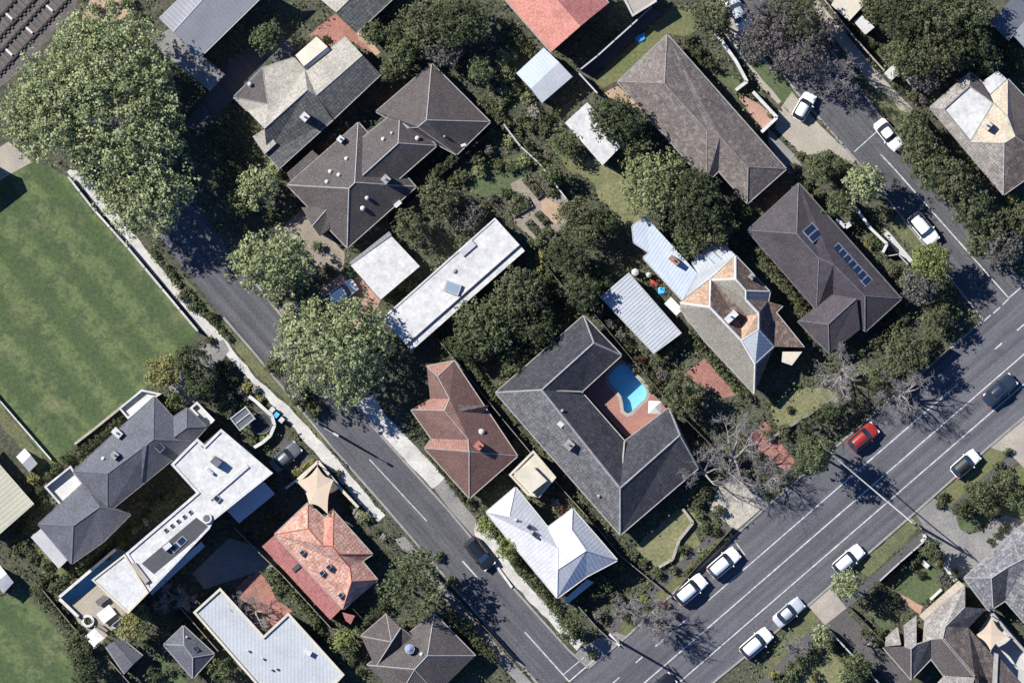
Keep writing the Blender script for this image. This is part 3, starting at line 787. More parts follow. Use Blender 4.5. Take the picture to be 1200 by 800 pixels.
def bare_tree(px, py, r, h, label, base=None, seed=1, m='twig', dens=1.0, lean=(0, 0)):
    """leafless tree: base px of the trunk, crown spread r px"""
    g = random.Random(seed); bx, by = base or (px, py); org = W(bx, by)
    rm = r*S; off = Vector(((px-bx)*S, (by-py)*S, 0)); parts, tr = [], []
    h0 = h*0.22
    tr.append(tube_data([(0, 0, -0.05), (0, 0, h0*0.6), (off.x*0.08, off.y*0.08, h0)], [rm*0.05+0.07, rm*0.04+0.05, rm*0.035+0.04], 8))
    def grow(p, d, L, rad, lev):
        n = 3; path, rr = [p], [rad]; q = p.copy()
        for i in range(n):
            d = (d+Vector((g.gauss(0, .16), g.gauss(0, .16), g.gauss(0.02, .1)))).normalized(); q = q+d*L/n; path.append(q.copy()); rr.append(max(0.012, rad*(1-0.5*(i+1)/n)))
            if lev < 4 and (i > 0 or lev > 0):
                for _ in range(2 if g.random() < 0.38*dens else 1):
                    a = Vector((g.gauss(0, 1), g.gauss(0, 1), g.gauss(0.12, 0.55))).normalized()
                    grow(q.copy(), (d*0.75+a*0.75).normalized(), L*g.uniform(0.48, 0.72), rr[-1]*0.6, lev+1)
        parts.append(tube_data(path, rr, 4 if lev > 1 else 6, False))
    k = 6
    for i in range(k):
        a = 2*math.pi*(i+g.uniform(-.3, .3))/k; el = g.uniform(0.3, 1.1)
        d = Vector((math.cos(a)*math.cos(el), math.sin(a)*math.cos(el), math.sin(el)))+off*(0.5/max(rm, 0.1))
        grow(Vector((off.x*0.08, off.y*0.08, h0)), d.normalized(), rm*0.52, rm*0.022+0.05, 0)
    t = thing('bare_tree', label, 'tree', org)
    v, f = merge(parts); 
    # scale the crown to its height
    zm = max(x[2] for x in v); kz = (h-h0)/max(0.1, zm-h0); v = [(a, b, h0+(c-h0)*kz if c > h0 else max(0.4, c)) for a, b, c in v]
    new('crown', mesh('crown', v, f, m), t); v, f = merge(tr); new('trunk', mesh('trunk', v, f, 'bark_pale'), t)
    return t

# ---------------------------------------------------------------- cars
CARM = {}
def car_meshes(style):
    """x forwards. sections: x, half width, sill z, belt z"""
    if style in CARM: return CARM[style]
    L, Wd, Hh, hood, boot, ws, rs, rt0, rt1 = {  # length, width, height, hood z, boot z, windscreen foot x, rear glass foot x, roof from, roof to (fractions of L, + = front)
        'sedan': (4.7, 1.82, 1.45, 0.92, 1.0, 0.2, -0.34, 0.05, -0.2),
        'hatch': (4.1, 1.76, 1.5, 0.95, 1.02, 0.24, -0.47, 0.08, -0.34),
        'suv': (4.6, 1.88, 1.7, 1.08, 1.12, 0.24, -0.485, 0.09, -0.39),
        'wagon': (4.75, 1.82, 1.5, 0.95, 1.0, 0.2, -0.485, 0.06, -0.38)}[style]
    hw = Wd/2; out = {}
    st = [(-0.5, .74), (-0.487, .86), (-0.44, .955), (-0.3, 1), (0.0, 1), (0.28, .985), (0.4, .945), (0.465, .84), (0.492, .68), (0.5, .52)]
    v, f = [], []
    for x, w in st:
        zt = hood-0.05*max(0, (x-0.3)/0.2)*2.2-(0.12 if x > 0.485 else 0) if x > ws else (boot-(0.1 if x < -0.485 else 0) if x < rs else hood+(boot-hood)*(ws-x)/(ws-rs))
        W_ = hw*w; X = x*L
        prof = [(W_*0.9, 0.24), (W_, 0.45), (W_*1.0, 0.62), (W_*0.975, zt-0.1), (W_*0.87, zt-0.02), (W_*0.5, zt+0.015), (0, zt+0.025)]
        ring = [(X, y, z) for y, z in prof]+[(X, -y, z) for y, z in prof[-2::-1]]
        v += ring
    n = 13
    for i in range(len(st)-1): f += [(i*n+k, (i+1)*n+k, (i+1)*n+k+1, i*n+k+1) for k in range(n-1)]+[(i*n, i*n+n-1, (i+1)*n+n-1, (i+1)*n)]
    f += [tuple(range(n)), tuple(range((len(st)-1)*n, len(st)*n))[::-1]]
    out['body'] = (v, f, True)
    # greenhouse: belt ring -> roof ring, split in panes
    A = Vector((ws*L, hw*0.74, hood-0.03)); B = Vector((ws*L-0.35, hw*0.9, hood+0.0)); C = Vector((rs*L+0.25, hw*0.9, boot)); D = Vector((rs*L, hw*0.72, boot-0.03))
    r0 = Vector((rt0*L, hw*0.66, Hh-0.05)); r1 = Vector((rt1*L, hw*0.64, Hh-0.06)); mid = Vector(((rt0+rt1)/2*L, hw*0.69, Hh-0.02))
    mx = lambda p: Vector((p.x, -p.y, p.z))
    up = Vector((0, 0, 0.05)); fc = Vector((ws*L+0.06, 0, hood-0.01)); rc_ = Vector((rs*L-0.06, 0, boot-0.01)); rf = Vector((rt0*L+0.05, 0, Hh)); rr = Vector((rt1*L-0.05, 0, Hh-0.01))
    out['windscreen'] = ([A, fc, mx(A), mx(r0), rf, r0], [(0, 1, 4, 5), (1, 2, 3, 4)], True)
    out['rear_window'] = ([D, rc_, mx(D), mx(r1), rr, r1], [(0, 5, 4, 1), (1, 4, 3, 2)], True)
    out['side_window'] = ([A, B, C, D, r1, mid, r0], [(0, 6, 1), (1, 6, 5, 2), (2, 5, 4), (2, 4, 3)], False)
    out['side_window_b'] = ([mx(p) for p in (A, B, C, D, r1, mid, r0)], [(0, 1, 6), (1, 2, 5, 6), (2, 4, 5), (2, 3, 4)], False)
    e = Vector((0, 0, 0.02)); ro = [r0+e, mid+e, r1+e, mx(r1)+e, mx(mid)+e, mx(r0)+e, rf+e*2, rr+e*2, Vector((mid.x, 0, Hh+0.035))]
    rv = ro+[p-Vector((0, 0, 0.06)) for p in ro[:6]]
    out['roof_panel'] = (rv, [(0, 6, 8, 1), (1, 8, 7, 2), (6, 5, 4, 8), (8, 4, 3, 7), (0, 1, 10, 9), (1, 2, 11, 10), (3, 4, 13, 12), (4, 5, 14, 13)], True)
    # wheel
    rw = 0.33 if style != 'suv' else 0.37
    wv = [(rw*math.cos(2*math.pi*i/16), y, rw*math.sin(2*math.pi*i/16)) for y in (-0.1, 0.1) for i in range(16)]
    wf = [(i, (i+1) % 16, 16+(i+1) % 16, 16+i) for i in range(16)]+[tuple(range(16))[::-1], tuple(range(16, 32))]
    out['wheel'] = (wv, wf, False)
    hv = [(0.2*math.cos(2*math.pi*i/12), y, 0.2*math.sin(2*math.pi*i/12)) for y in (0.098, 0.115) for i in range(12)]
    out['rim'] = (hv, [(i, (i+1) % 12, 12+(i+1) % 12, 12+i) for i in range(12)]+[tuple(range(12, 24))], False)
    out['lamp'] = box_data(0, 0, -0.08, 0.08, 0.24, 0.36)+(False,)
    out['mirror'] = box_data(0, 0, -0.07, 0.07, 0.12, 0.24)+(False,)
    CARM[style] = (out, L, hw, hood, boot, rw, ws); return CARM[style]

def car(px, py, dx, dy, style, paint, label, roofm=None, scale=1.0):
    o, L, hw, hood, boot, rw, ws = car_meshes(style)
    t = thing('parked_car', label, 'car', W(px, py)+Vector((0, 0, 0.05)), math.atan2(-dy, dx)); t.scale = (scale*0.9, scale*1.02, scale*0.95)
    mk = lambda nm, key, mt: mesh(nm, o[key][0], o[key][1], mt, smooth=o[key][2])
    new('body', mk('body', 'body', paint), t); new('windscreen', mk('windscreen', 'windscreen', 'glass'), t); new('rear_window', mk('rear_window', 'rear_window', 'glass'), t)
    new('side_window', mk('side_window', 'side_window', 'glass'), t); new('side_window', mk('side_window', 'side_window_b', 'glass'), t)
    new('roof_panel', mk('roof_panel', 'roof_panel', roofm or paint), t)
    w = mk('wheel', 'wheel', 'tyre'); rm = mk('rim', 'rim', 'rim')
    for x in (0.3, -0.3):
        for s in (1, -1):
            p = new('wheel', w, t, (x*L, s*(hw-0.11), rw), 0 if s > 0 else math.pi); new('rim', rm, p)
    for s in (1, -1):
        new('headlight', mk('headlight', 'lamp', 'lamp_clear'), t, (L*0.462, s*hw*0.66, hood-0.2), s*-0.35)
        new('tail_light', mk('tail_light', 'lamp', 'lamp_red'), t, (-L*0.463, s*hw*0.72, boot-0.16), s*0.2)
        new('mirror', mk('mirror', 'mirror', paint), t, (ws*L-0.42, s*(hw+0.04), hood+0.06))
    return t
# ================================================================ GROUND
POOL = [(716, 437), (722, 430), (729, 427), (736, 429), (741, 435), (744, 441), (750, 447), (756, 454), (758, 460), (756, 467), (750, 472), (744, 478), (739, 483), (735, 484), (731, 481), (730, 472), (728, 464), (722, 456), (715, 449), (713, 443)]
LAP = [(72, 700), (138, 645), (152, 652), (106, 690), (98, 699), (86, 712)]
PATCHES.append(LAP)
# the base sheet, with both pools cut out of it
_out = [Vector((x, y, 0)) for x, y in ((-900, -900), (900, -900), (900, 900), (-900, 900))]
_lp = [_out]+[[Vector((W(x, y).x, W(x, y).y, 0)) for x, y in P] for P in (POOL, LAP)]
_fl = [p for l in _lp for p in l]; _f = []
for t in tessellate_polygon(_lp):
    a, b, c = (_fl[i] for i in t); _f.append(tuple(t) if (b-a).cross(c-a).z > 0 else tuple(t)[::-1])
tag(new('ground', mesh('ground', _fl, _f, 'soil')), kind='structure')

ST_W = [(60, 110), (120, 192), (215, 315), (262, 372), (300, 416), (386, 520), (455, 598), (577, 740), (640, 812)]
ST_E = [(120, 100), (205, 205), (275, 300), (320, 358), (430, 492), (525, 597), (600, 687), (667, 762), (690, 782)]
MN_N = [(640, 822), (690, 782), (735, 745), (860, 628), (900, 592), (1050, 462), (1150, 377), (1200, 335), (1260, 284)]
MN_S = [(815, 818), (842, 794), (947, 709), (1075, 598), (1157, 525), (1200, 489), (1260, 437)]
CT_W = [(855, -30), (866, 0), (905, 70), (935, 110), (1003, 187), (1075, 277), (1152, 375)]
CT_E = [(915, -30), (960, 40), (1025, 128), (1065, 183), (1120, 248), (1170, 303), (1203, 333)]
patch('playing_field', [(-60, 245), (18, 196), (38, 186), (78, 207), (105, 245), (150, 292), (230, 384), (226, 402), (180, 447), (140, 479), (85, 524), (62, 547), (0, 470), (-60, 405)], 'turf', 1)
patch('grass_strip', [(-60, 408), (0, 473), (62, 549), (48, 560), (30, 530), (0, 497), (-60, 450)], 'verge', 1, 1.5)
patch('lower_field', [(-40, 690), (6, 700), (28, 690), (96, 772), (86, 812), (-40, 812)], 'turf', 1, 1.5)
patch('side_street', ST_W+ST_E[::-1], 'asphalt_old', 2)
patch('main_road', MN_N+MN_S[::-1], 'asphalt', 3)
patch('court_road', CT_W+CT_E[::-1], 'asphalt_old', 2)
for nm, l in (('kerb', ST_W[3:]), ('kerb', ST_E[2:]), ('kerb', MN_N[1:7]), ('kerb', MN_S), ('kerb', CT_W), ('kerb', CT_E)):
    ribbon(nm, l, 2.6, 'kerbstone')
# strips beside the streets
patch('field_path', [(76, 198), (96, 200), (150, 265), (190, 315), (238, 370), (262, 396), (300, 442), (345, 483), (390, 532), (440, 592), (452, 604), (442, 612), (395, 560), (340, 497), (290, 442), (250, 402), (196, 340), (140, 275)], 'concrete_pale', 1, 1.0)
patch('verge', [(158, 270), (175, 290), (215, 322), (262, 378), (300, 420), (345, 470), (384, 521), (372, 512), (345, 480), (318, 455), (300, 440), (268, 398), (235, 360), (196, 316)], 'verge', 2, 1.5)
patch('verge', [(318, 360), (332, 376), (430, 494), (421, 474), (440, 470), (400, 420), (345, 352)], 'gravel', 1, 2)
patch('footpath', [(416, 470), (437, 462), (452, 485), (521, 560), (507, 572), (428, 491)], 'concrete_pale', 2, 1.0)
patch('footpath', [(507, 570), (520, 560), (548, 597), (562, 612), (555, 628), (528, 598)], 'concrete_grey', 2)
patch('footpath', [(557, 612), (568, 608), (602, 667), (683, 752), (676, 762), (600, 682), (556, 628)], 'concrete_pale', 2, 1.0)
patch('verge', [(700, 752), (770, 690), (862, 612), (866, 622), (782, 702), (722, 756)], 'verge', 1, 1.2)
patch('corner_apron', [(680, 760), (700, 748), (722, 740), (735, 745), (690, 782), (672, 768)], 'concrete_grey', 2)
patch('footpath', [(700, 745), (780, 672), (880, 586), (886, 592), (786, 680), (708, 750)], 'asphalt_lot', 2)
patch('verge', [(770, 722), (797, 700), (800, 690), (762, 722), (738, 742), (750, 740)], 'sand', 2, 1.5)
patch('verge', [(880, 805), (942, 712), (950, 716), (962, 724), (905, 790), (895, 812)], 'verge', 1, 1.5)
patch('verge', [(1004, 664), (1078, 598), (1084, 612), (1018, 676)], 'verge', 1, 1.5)
patch('footpath', [(862, 830), (962, 724), (1020, 676), (1088, 616), (1096, 624), (1026, 684), (972, 732), (880, 830)], 'asphalt_lot', 2)
patch('verge', [(1098, 582), (1150, 530), (1172, 520), (1182, 532), (1110, 596)], 'lawn', 1, 1.5)
patch('footpath', [(1104, 600), (1184, 534), (1260, 470), (1266, 478), (1190, 544), (1112, 610)], 'asphalt_lot', 2)
patch('driveway', [(946, 709), (972, 686), (992, 712), (967, 732)], 'concrete', 4)
patch('driveway', [(967, 732), (990, 713), (1080, 812), (1058, 812)], 'asphalt_lot', 3)
patch('driveway', [(1072, 600), (1092, 582), (1120, 600), (1126, 620), (1136, 626), (1150, 622), (1162, 610), (1178, 603), (1192, 607), (1206, 622), (1160, 655), (1128, 680), (1112, 664), (1098, 646), (1084, 620)], 'concrete_grey', 4)
patch('driveway', [(1157, 523), (1200, 487), (1240, 455), (1250, 500), (1200, 548), (1184, 532)], 'concrete', 4)
patch('driveway', [(928, 108), (960, 146), (1002, 186), (1000, 194), (975, 178), (940, 182), (908, 150), (912, 130)], 'concrete', 3)
patch('footpath', [(838, -10), (860, 14), (912, 92), (926, 110), (912, 122), (890, 100), (848, 40), (825, 0)], 'concrete', 1)
patch('verge', [(872, 68), (884, 62), (934, 112), (928, 134)], 'lawn_green', 2, 1)
patch('footpath', [(958, 0), (1035, 92), (1072, 130), (1064, 136), (1028, 108), (948, 8)], 'concrete', 1)
patch('verge', [(1028, 100), (1060, 134), (1046, 142), (1026, 126)], 'verge', 1, 1)
patch('verge', [(1040, 258), (1070, 250), (1088, 290), (1062, 290)], 'verge', 1, 1.5)
patch('footpath', [(1036, 268), (1042, 272), (1070, 305), (1063, 310), (1036, 278)], 'concrete_pale', 2)
patch('driveway', [(900, 150), (935, 185), (940, 196), (925, 205), (900, 168)], 'concrete_grey', 2)
patch('driveway', [(842, 570), (862, 550), (896, 592), (862, 622), (832, 596)], 'slabs', 4)
patch('driveway', [(862, 550), (884, 572), (904, 592), (895, 600)], 'concrete_grey', 5)
patch('footpath', [(462, 632), (474, 628), (572, 744), (640, 818), (622, 818), (562, 750)], 'concrete_grey', 1)
# gardens
patch('lawn', [(695, 92), (790, 8), (830, 24), (808, 42), (783, 40), (722, 97), (706, 104)], 'lawn', 1, 1.5)
patch('garden_path', [(705, 110), (724, 100), (748, 124), (738, 128)], 'sand', 2, 1)
patch('lawn', [(838, 92), (845, 84), (872, 98), (866, 108)], 'lawn_green', 1, 1)
patch('courtyard', [(865, 114), (874, 112), (912, 138), (896, 154)], 'paving_pink', 2, 1)
patch('lawn', [(545, 212), (575, 190), (610, 180), (620, 200), (596, 225), (560, 230)], 'lawn_green', 1, 2)
patch('garden_court', [(598, 214), (612, 208), (640, 232), (660, 228), (672, 250), (655, 268), (636, 290), (604, 262), (600, 240)], 'gravel', 1, 2)
patch('garden_path', [(632, 228), (655, 238), (668, 246), (652, 262), (634, 248)], 'sand', 2, 2)
patch('lawn', [(660, 190), (700, 185), (745, 215), (760, 250), (740, 268), (705, 235), (690, 210)], 'lawn_dry', 1, 3)
patch('lawn', [(640, 165), (660, 160), (690, 195), (672, 205)], 'lawn', 1, 2)
patch('garden_court', [(330, 268), (352, 245), (375, 265), (405, 296), (400, 318), (368, 312)], 'gravel', 1, 1.5)
patch('driveway', [(374, 340), (410, 312), (446, 352), (430, 378), (400, 384)], 'paving_pink', 2)
patch('courtyard', [(360, 42), (394, 16), (416, 38), (444, 60), (440, 66), (405, 44), (388, 56), (372, 42)], 'brickpave', 2, 1)
patch('lawn', [(462, 24), (486, 6), (505, 24), (482, 44)], 'lawn_dry', 1, 2)
patch('garden_path', [(416, 40), (424, 36), (446, 62), (440, 66)], 'sand', 3, 1)
patch('courtyard', [(800, 439), (826, 420), (863, 463), (848, 466)], 'brickpave', 1)
patch('courtyard', [(876, 513), (897, 493), (916, 521), (932, 540), (922, 553), (900, 538)], 'brickpave', 1)
patch('lawn', [(902, 475), (945, 452), (1000, 458), (985, 478), (930, 500), (905, 495)], 'lawn_dry', 1, 2.5)
patch('lawn', [(990, 448), (1010, 425), (1048, 455), (1035, 462)], 'lawn_dry', 1, 2)
patch('lawn', [(745, 640), (795, 595), (830, 605), (815, 620), (800, 630), (788, 655), (770, 665), (752, 650)], 'lawn_dry', 1, 2)
patch('garden_bed', [(788, 655), (800, 632), (815, 622), (822, 640), (805, 660)], 'lawn_dry', 1, 1.5)
patch('pool_deck', [(727, 418), (782, 480), (736, 514), (682, 456)], 'paving_red', 1, hole=POOL)
patch('lawn', [(1045, 690), (1082, 655), (1102, 668), (1104, 690), (1086, 706), (1064, 702)], 'lawn_green', 1, 2)
patch('garden_path', [(1055, 696), (1064, 700), (1082, 710), (1078, 720), (1064, 708)], 'paving_pink', 2, 1)
patch('garden_path', [(1102, 660), (1108, 658), (1124, 676), (1118, 682)], 'white_dull', 2, 1)
patch('lawn', [(1015, 718), (1024, 716), (1050, 728), (1036, 738)], 'lawn_green', 1, 1)
patch('lawn', [(1120, 606), (1165, 602), (1150, 618), (1136, 624), (1126, 618)], 'lawn_green', 5, 1.5)
patch('lawn', [(1126, 598), (1200, 540), (1230, 560), (1205, 610), (1180, 602)], 'lawn', 1, 3)
patch('lawn', [(940, 775), (968, 758), (990, 775), (1000, 812), (930, 812)], 'lawn_dry', 1, 3)
patch('courtyard', [(275, 688), (302, 668), (316, 682), (322, 700), (344, 716), (338, 718), (309, 744), (292, 722)], 'brickpave', 1, 1)
patch('garden_bed', [(310, 640), (352, 570), (372, 552), (396, 562), (420, 590), (400, 604), (362, 590), (320, 628)], 'mulch', 1, 1)
patch('driveway', [(318, 535), (335, 512), (352, 524), (368, 540), (345, 560)], 'asphalt_lot', 2)
patch('driveway', [(196, 448), (235, 405), (262, 398), (268, 410), (230, 470), (210, 480)], 'concrete_grey', 2, 1)
patch('lawn', [(184, 760), (200, 780), (220, 800), (190, 800)], 'lawn_green', 1, 1)
patch('lawn', [(30, 650), (50, 640), (80, 672), (62, 682)], 'lawn', 1, 2)
patch('terrace', [(84, 706), (118, 682), (150, 716), (140, 728), (112, 760), (96, 745)], 'concrete', 1)
patch('path', [(-20, 185), (10, 166), (38, 190), (12, 204), (-20, 225)], 'concrete', 2)
patch('sandy_ground', [(96, 24), (108, 0), (150, -20), (160, 10), (130, 30)], 'sand', 1, 3)
patch('rear_yard', [(270, 70), (330, 40), (350, 60), (300, 90), (240, 150), (215, 150)], 'asphalt_old', 1, 1)
patch('side_yard', [(660, 95), (740, 25), (762, 8), (775, 16), (690, 92), (700, 110), (678, 90)], 'asphalt_lot', 1)
patch('terrace', [(1164, 714), (1205, 764), (1205, 812), (1150, 800), (1146, 740)], 'concrete_pale', 1)
patch('courtyard', [(268, 630), (300, 640), (330, 660), (240, 690), (225, 672)], 'concrete_grey', 1)
patch('path', [(398, 318), (412, 308), (455, 278), (470, 275), (455, 300), (410, 330)], 'lawn_green', 2, 1)
# lane lines and street markings
D_ = lambda x0, y0, x1, y1: [(x0, y0), (x1, y1)]
paintline(D_(1120, 452, 830, 703), 1.35, 4); paintline(D_(806, 724, 768, 757), 1.5, 4)
paintline(D_(1260, 363, 742, 811), 1.4, 4); paintline(D_(1260, 398, 782, 811), 1.35, 4)
for q in ((753, 769, 745, 776), (726, 793, 718, 800), (1166, 409, 1174, 402), (1200, 380, 1192, 387)): paintline(D_(*q), 1.5, 4)
paintline(D_(861, 634, 873, 650), 1.2, 4)
paintline(D_(542, 657, 560, 677), 1.4, 3); paintline(D_(615, 740, 667, 798), 1.4, 3)
paintline(D_(667, 798, 696, 773), 1.4, 4); paintline(D_(660, 790, 684, 770), 1.0, 3); paintline(D_(433, 538, 500, 610), 1.0, 3)
paintline(D_(1032, 181, 1050, 200), 1.3, 3); paintline(D_(1050, 200, 1182, 349), 1.4, 3)
paintline(D_(1182, 349, 1200, 334), 1.4, 4); paintline(D_(1001, 178, 1030, 152), 1.0, 3)
for q in ((1153, 376, 1161, 369), (1164, 367, 1172, 360), (1175, 357, 1182, 350)): paintline(D_(*q), 1.4, 4)

# ================================================================ POOLS
def basin(name, label, P, zf, mfloor, cat):
    org = W(*P[0]); pts = ccw([tuple(W(x, y).xy) for x, y in P])
    t = thing(name, label, cat, org)
    n = len(pts); v = [(p[0], p[1], 0.01) for p in pts]+[(p[0], p[1], zf) for p in pts]
    f = [(i, n+i, n+(i+1) % n, (i+1) % n) for i in range(n)]+[tuple(range(n, 2*n))]
    new('basin', mesh('basin', rel(v, org), f, mfloor), t)
    o2 = [tuple(q) for q in inset(pts, -0.14)]; v = [(p[0], p[1], 0.03) for p in pts]+[(p[0], p[1], 0.03) for p in o2]+[(p[0], p[1], 0.0) for p in o2]
    new('coping', mesh('coping', rel(v, org), [(i, (i+1) % n, n+(i+1) % n, n+i) for i in range(n)]+[(n+i, n+(i+1) % n, 2*n+(i+1) % n, 2*n+i) for i in range(n)], 'concrete'), t)
    new('water_surface', mesh('water_surface', rel([(p[0], p[1], -0.12) for p in pts], org), [tuple(range(n))], 'water'), t)
basin('swimming_pool', 'bright blue curved swimming pool in the dark slate house courtyard', POOL, -1.1, 'tile_pool', 'pool')
basin('lap_pool', 'narrow shaded lap pool beside the white modern block', LAP, -0.8, 'tile_pool', 'pool')

# ================================================================ RAILWAY
patch('railway_ballast', [(-60, -40), (115, -40), (88, 10), (30, 78), (-60, 150)], 'ballast', 1, 2)
def track(label, a0, a1, gauge=1.6):
    """a0 -> a1: centre line in px"""
    A, B = W(*a0), W(*a1); d = (B-A).normalized(); nrm = Vector((-d.y, d.x, 0)); t = thing('railway_track', label, 'railway', A)
    ang = math.atan2(d.y, d.x)
    for s in (-1, 1):
        c = (A+B)/2+nrm*s*gauge/2; v, f = box_data(c.x, c.y, 0.2, 0.36, (B-A).length, 0.16, ang); new('rail', mesh('rail', rel(v, A), f, 'rail'), t)
    v, f = box_data(0, 0, 0.02, 0.2, 0.26, 2.5, ang); dk = mesh('sleeper', v, f, 'sleeper')
    L = (B-A).length; n = int(L/0.7)
    for i in range(n):
        p = d*(i+0.5)*0.7; pale = (i % 5 == 2)
        if pale:
            v, f = box_data(0, 0, 0.02, 0.23, 0.26, 1.0, ang); pm = mesh('sleeper', v, f, 'sleeper_pale'); new('sleeper', pm, t, p)
        else: new('sleeper', dk, t, p)
track('railway track nearest the top left corner of the photo', (-25, 58), (62, -36), 1.6)
track('railway track running beside the large leafy trees', (-25, 100), (104, -40), 1.7)

# ================================================================ BUILDINGS
# --- grey metal roofed house, top
h, o = house('metal_roof_house', 'two storey house with plain grey metal roof beside large leafy trees', 245, 30)
roof(h, o, dict(a=(187, 22, 5.5), b=(232, 69, 5.1), c=(320, -17, 5.1), d=(232, -22, 5.5), r1=(203, 38, 5.85), r2=(252, -16, 5.85)), ['a d r2 r1', 'b c r2 r1'], 'tin_grey', cap='greywhite', gutter='greywhite', wall='render_wall')
flat_block(h, o, [(176, 47), (198, 34), (264, 87), (246, 107), (190, 62)], 3.0, 'concrete_grey', 'render_wall', openings=False, name='terrace_roof')
# --- mottled cement and charcoal tile house
h, o = house('tiled_house', 'house with pale cement roof faces and charcoal tiled rear slopes', 370, 115)
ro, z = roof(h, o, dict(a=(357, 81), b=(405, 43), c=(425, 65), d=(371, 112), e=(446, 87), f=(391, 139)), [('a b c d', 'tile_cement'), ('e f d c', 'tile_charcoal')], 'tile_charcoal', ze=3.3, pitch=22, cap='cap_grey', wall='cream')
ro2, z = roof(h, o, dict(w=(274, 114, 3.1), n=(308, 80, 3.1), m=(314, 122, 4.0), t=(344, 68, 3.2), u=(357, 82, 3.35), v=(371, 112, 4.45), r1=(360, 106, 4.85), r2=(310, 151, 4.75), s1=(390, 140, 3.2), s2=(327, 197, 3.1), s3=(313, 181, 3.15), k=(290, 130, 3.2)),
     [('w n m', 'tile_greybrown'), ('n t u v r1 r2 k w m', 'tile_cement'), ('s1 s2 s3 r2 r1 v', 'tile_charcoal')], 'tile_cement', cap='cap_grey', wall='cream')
flat_block(h, o, [(310, 151), (324, 168), (310, 181), (296, 160)], 3.7, 'tile_cement', 'cream', openings=False, name='porch_roof')
chimney(ro2, o, 357, 137, 3.6, 5.6, 0.9, 'white_dull', 42); vent(ro2, o, 293, 99, 3.6, 0.3, 'greywhite', 0.6)
h, o = house('garden_shed', 'small shed with cream and grey gabled roof beside the pale cement roof', 366, 62, 'shed')
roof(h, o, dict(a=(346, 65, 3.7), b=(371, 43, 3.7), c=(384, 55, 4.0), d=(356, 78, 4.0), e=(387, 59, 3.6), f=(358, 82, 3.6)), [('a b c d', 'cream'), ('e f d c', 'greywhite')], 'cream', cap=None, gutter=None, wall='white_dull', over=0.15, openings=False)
# --- charcoal tile house cut by the top edge
h, o = house('tiled_house', 'charcoal tiled house cut off by the top edge beside brick courtyard', 405, 0)
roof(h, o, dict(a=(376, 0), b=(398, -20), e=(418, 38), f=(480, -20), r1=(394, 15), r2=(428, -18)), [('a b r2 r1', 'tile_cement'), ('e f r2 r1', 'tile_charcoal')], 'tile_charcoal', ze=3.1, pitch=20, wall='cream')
# --- brown tiled house of three joined hips
h, o = house('tiled_house', 'large brown grey tiled house of three joined hipped roofs with white vents', 450, 185)
roN, zN = roof(h, o, dict(W=(441, 131), N=(506, 75), E=(574, 143), S=(535, 181), T=(478, 150, 3.6), a=(500, 141), b=(490, 149)), ['W N a b T', 'N E a', 'E S b a', 'S W T b'], 'tile_brown', ze=2.75, pitch=33, cap='cap_pale')
roS, zS = roof(h, o, dict(W=(337, 217), N=(420, 144), E=(487, 219), S=(407, 290), a=(416, 214), b=(409, 221)), ['W N a b', 'N E a', 'E S b a', 'S W b'], 'tile_greybrown', ze=2.75, pitch=33, cap='cap_pale')
roM, zM = roof(h, o, dict(N=(469, 126), E=(511, 171), S=(440, 233, 3.3), V=(414, 171, 3.3), a=(467, 168), b=(425, 206)), ['V N a b', 'N E a', 'E S b a'], 'tile_greybrown', ze=3.25, pitch=33, cap='cap_pale', wall=None)
roof(h, o, dict(a=(353, 243, 2.7), b=(386, 242, 3.6), c=(366, 265, 3.4), d=(375, 277, 2.7), e=(386, 268, 2.9)), ['a b c', 'c b e d'], 'tile_greybrown', cap='cap_pale', wall='brickwall', over=0.2, name='porch_roof', openings=False)
flat_block(h, o, [(336, 203), (366, 176), (374, 183), (341, 213)], 2.55, 'tile_brown', 'brickwall', name='verandah_roof', openings=False)
for x, y in ((406, 186), (387, 201), (383, 213), (397, 205)): vent(roS, o, x, y, 3.9, 0.26, 'white_dull')
chimney(roS, o, 399, 163, 3.2, 4.9, 0.7, 'white_dull'); vent(roS, o, 425, 244, 4.0, 0.3, 'white_dull', 0.4); vent(roS, o, 430, 232, 4.4, 0.25, 'white'); box('roof_box', 466, 239, 3.0, 3.5, 0.9, 0.5, 'white', roS, o, -40)
chimney(roS, o, 452, 210, 3.6, 5.0, 0.9, 'cap_grey'); vent(roM, o, 489, 162, 4.0, 0.28, 'white_dull', 0.4); vent(roM, o, 449, 163, 4.1, 0.25, 'white'); vent(roM, o, 459, 156, 4.1, 0.18, 'white')
skylight(roM, o, 477, 146, 4.1, 0.9, 0.55, 45, 'glass_sky'); vent(roN, o, 521, 160, 4.3, 0.15, 'cap_pale'); box('roof_box', 543, 170, 3.2, 3.6, 0.6, 0.3, 'white_dull', roN, o, -20)
# --- red roof top centre
h, o = house('red_roof_house', 'house with salmon and crimson gabled roof cut off at the top edge', 650, 20)
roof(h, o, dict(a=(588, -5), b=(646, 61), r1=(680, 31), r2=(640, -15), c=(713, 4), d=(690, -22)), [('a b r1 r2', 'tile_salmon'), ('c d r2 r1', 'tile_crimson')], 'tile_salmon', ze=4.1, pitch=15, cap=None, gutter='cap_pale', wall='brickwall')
h, o = house('garden_shed', 'pale blue metal shed below the red roofed house', 638, 88, 'shed')
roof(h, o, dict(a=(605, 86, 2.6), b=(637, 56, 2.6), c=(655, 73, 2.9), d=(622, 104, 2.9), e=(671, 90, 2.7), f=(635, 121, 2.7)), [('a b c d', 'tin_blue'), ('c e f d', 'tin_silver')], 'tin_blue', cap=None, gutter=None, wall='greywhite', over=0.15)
h, o = house('flat_roof_shed', 'white flat roof shed half hidden by a dark tree', 697, 158, 'shed')
flat_block(h, o, [(688, 120), (662, 144), (706, 194), (732, 167)], 2.9, 'white', 'white_dull')
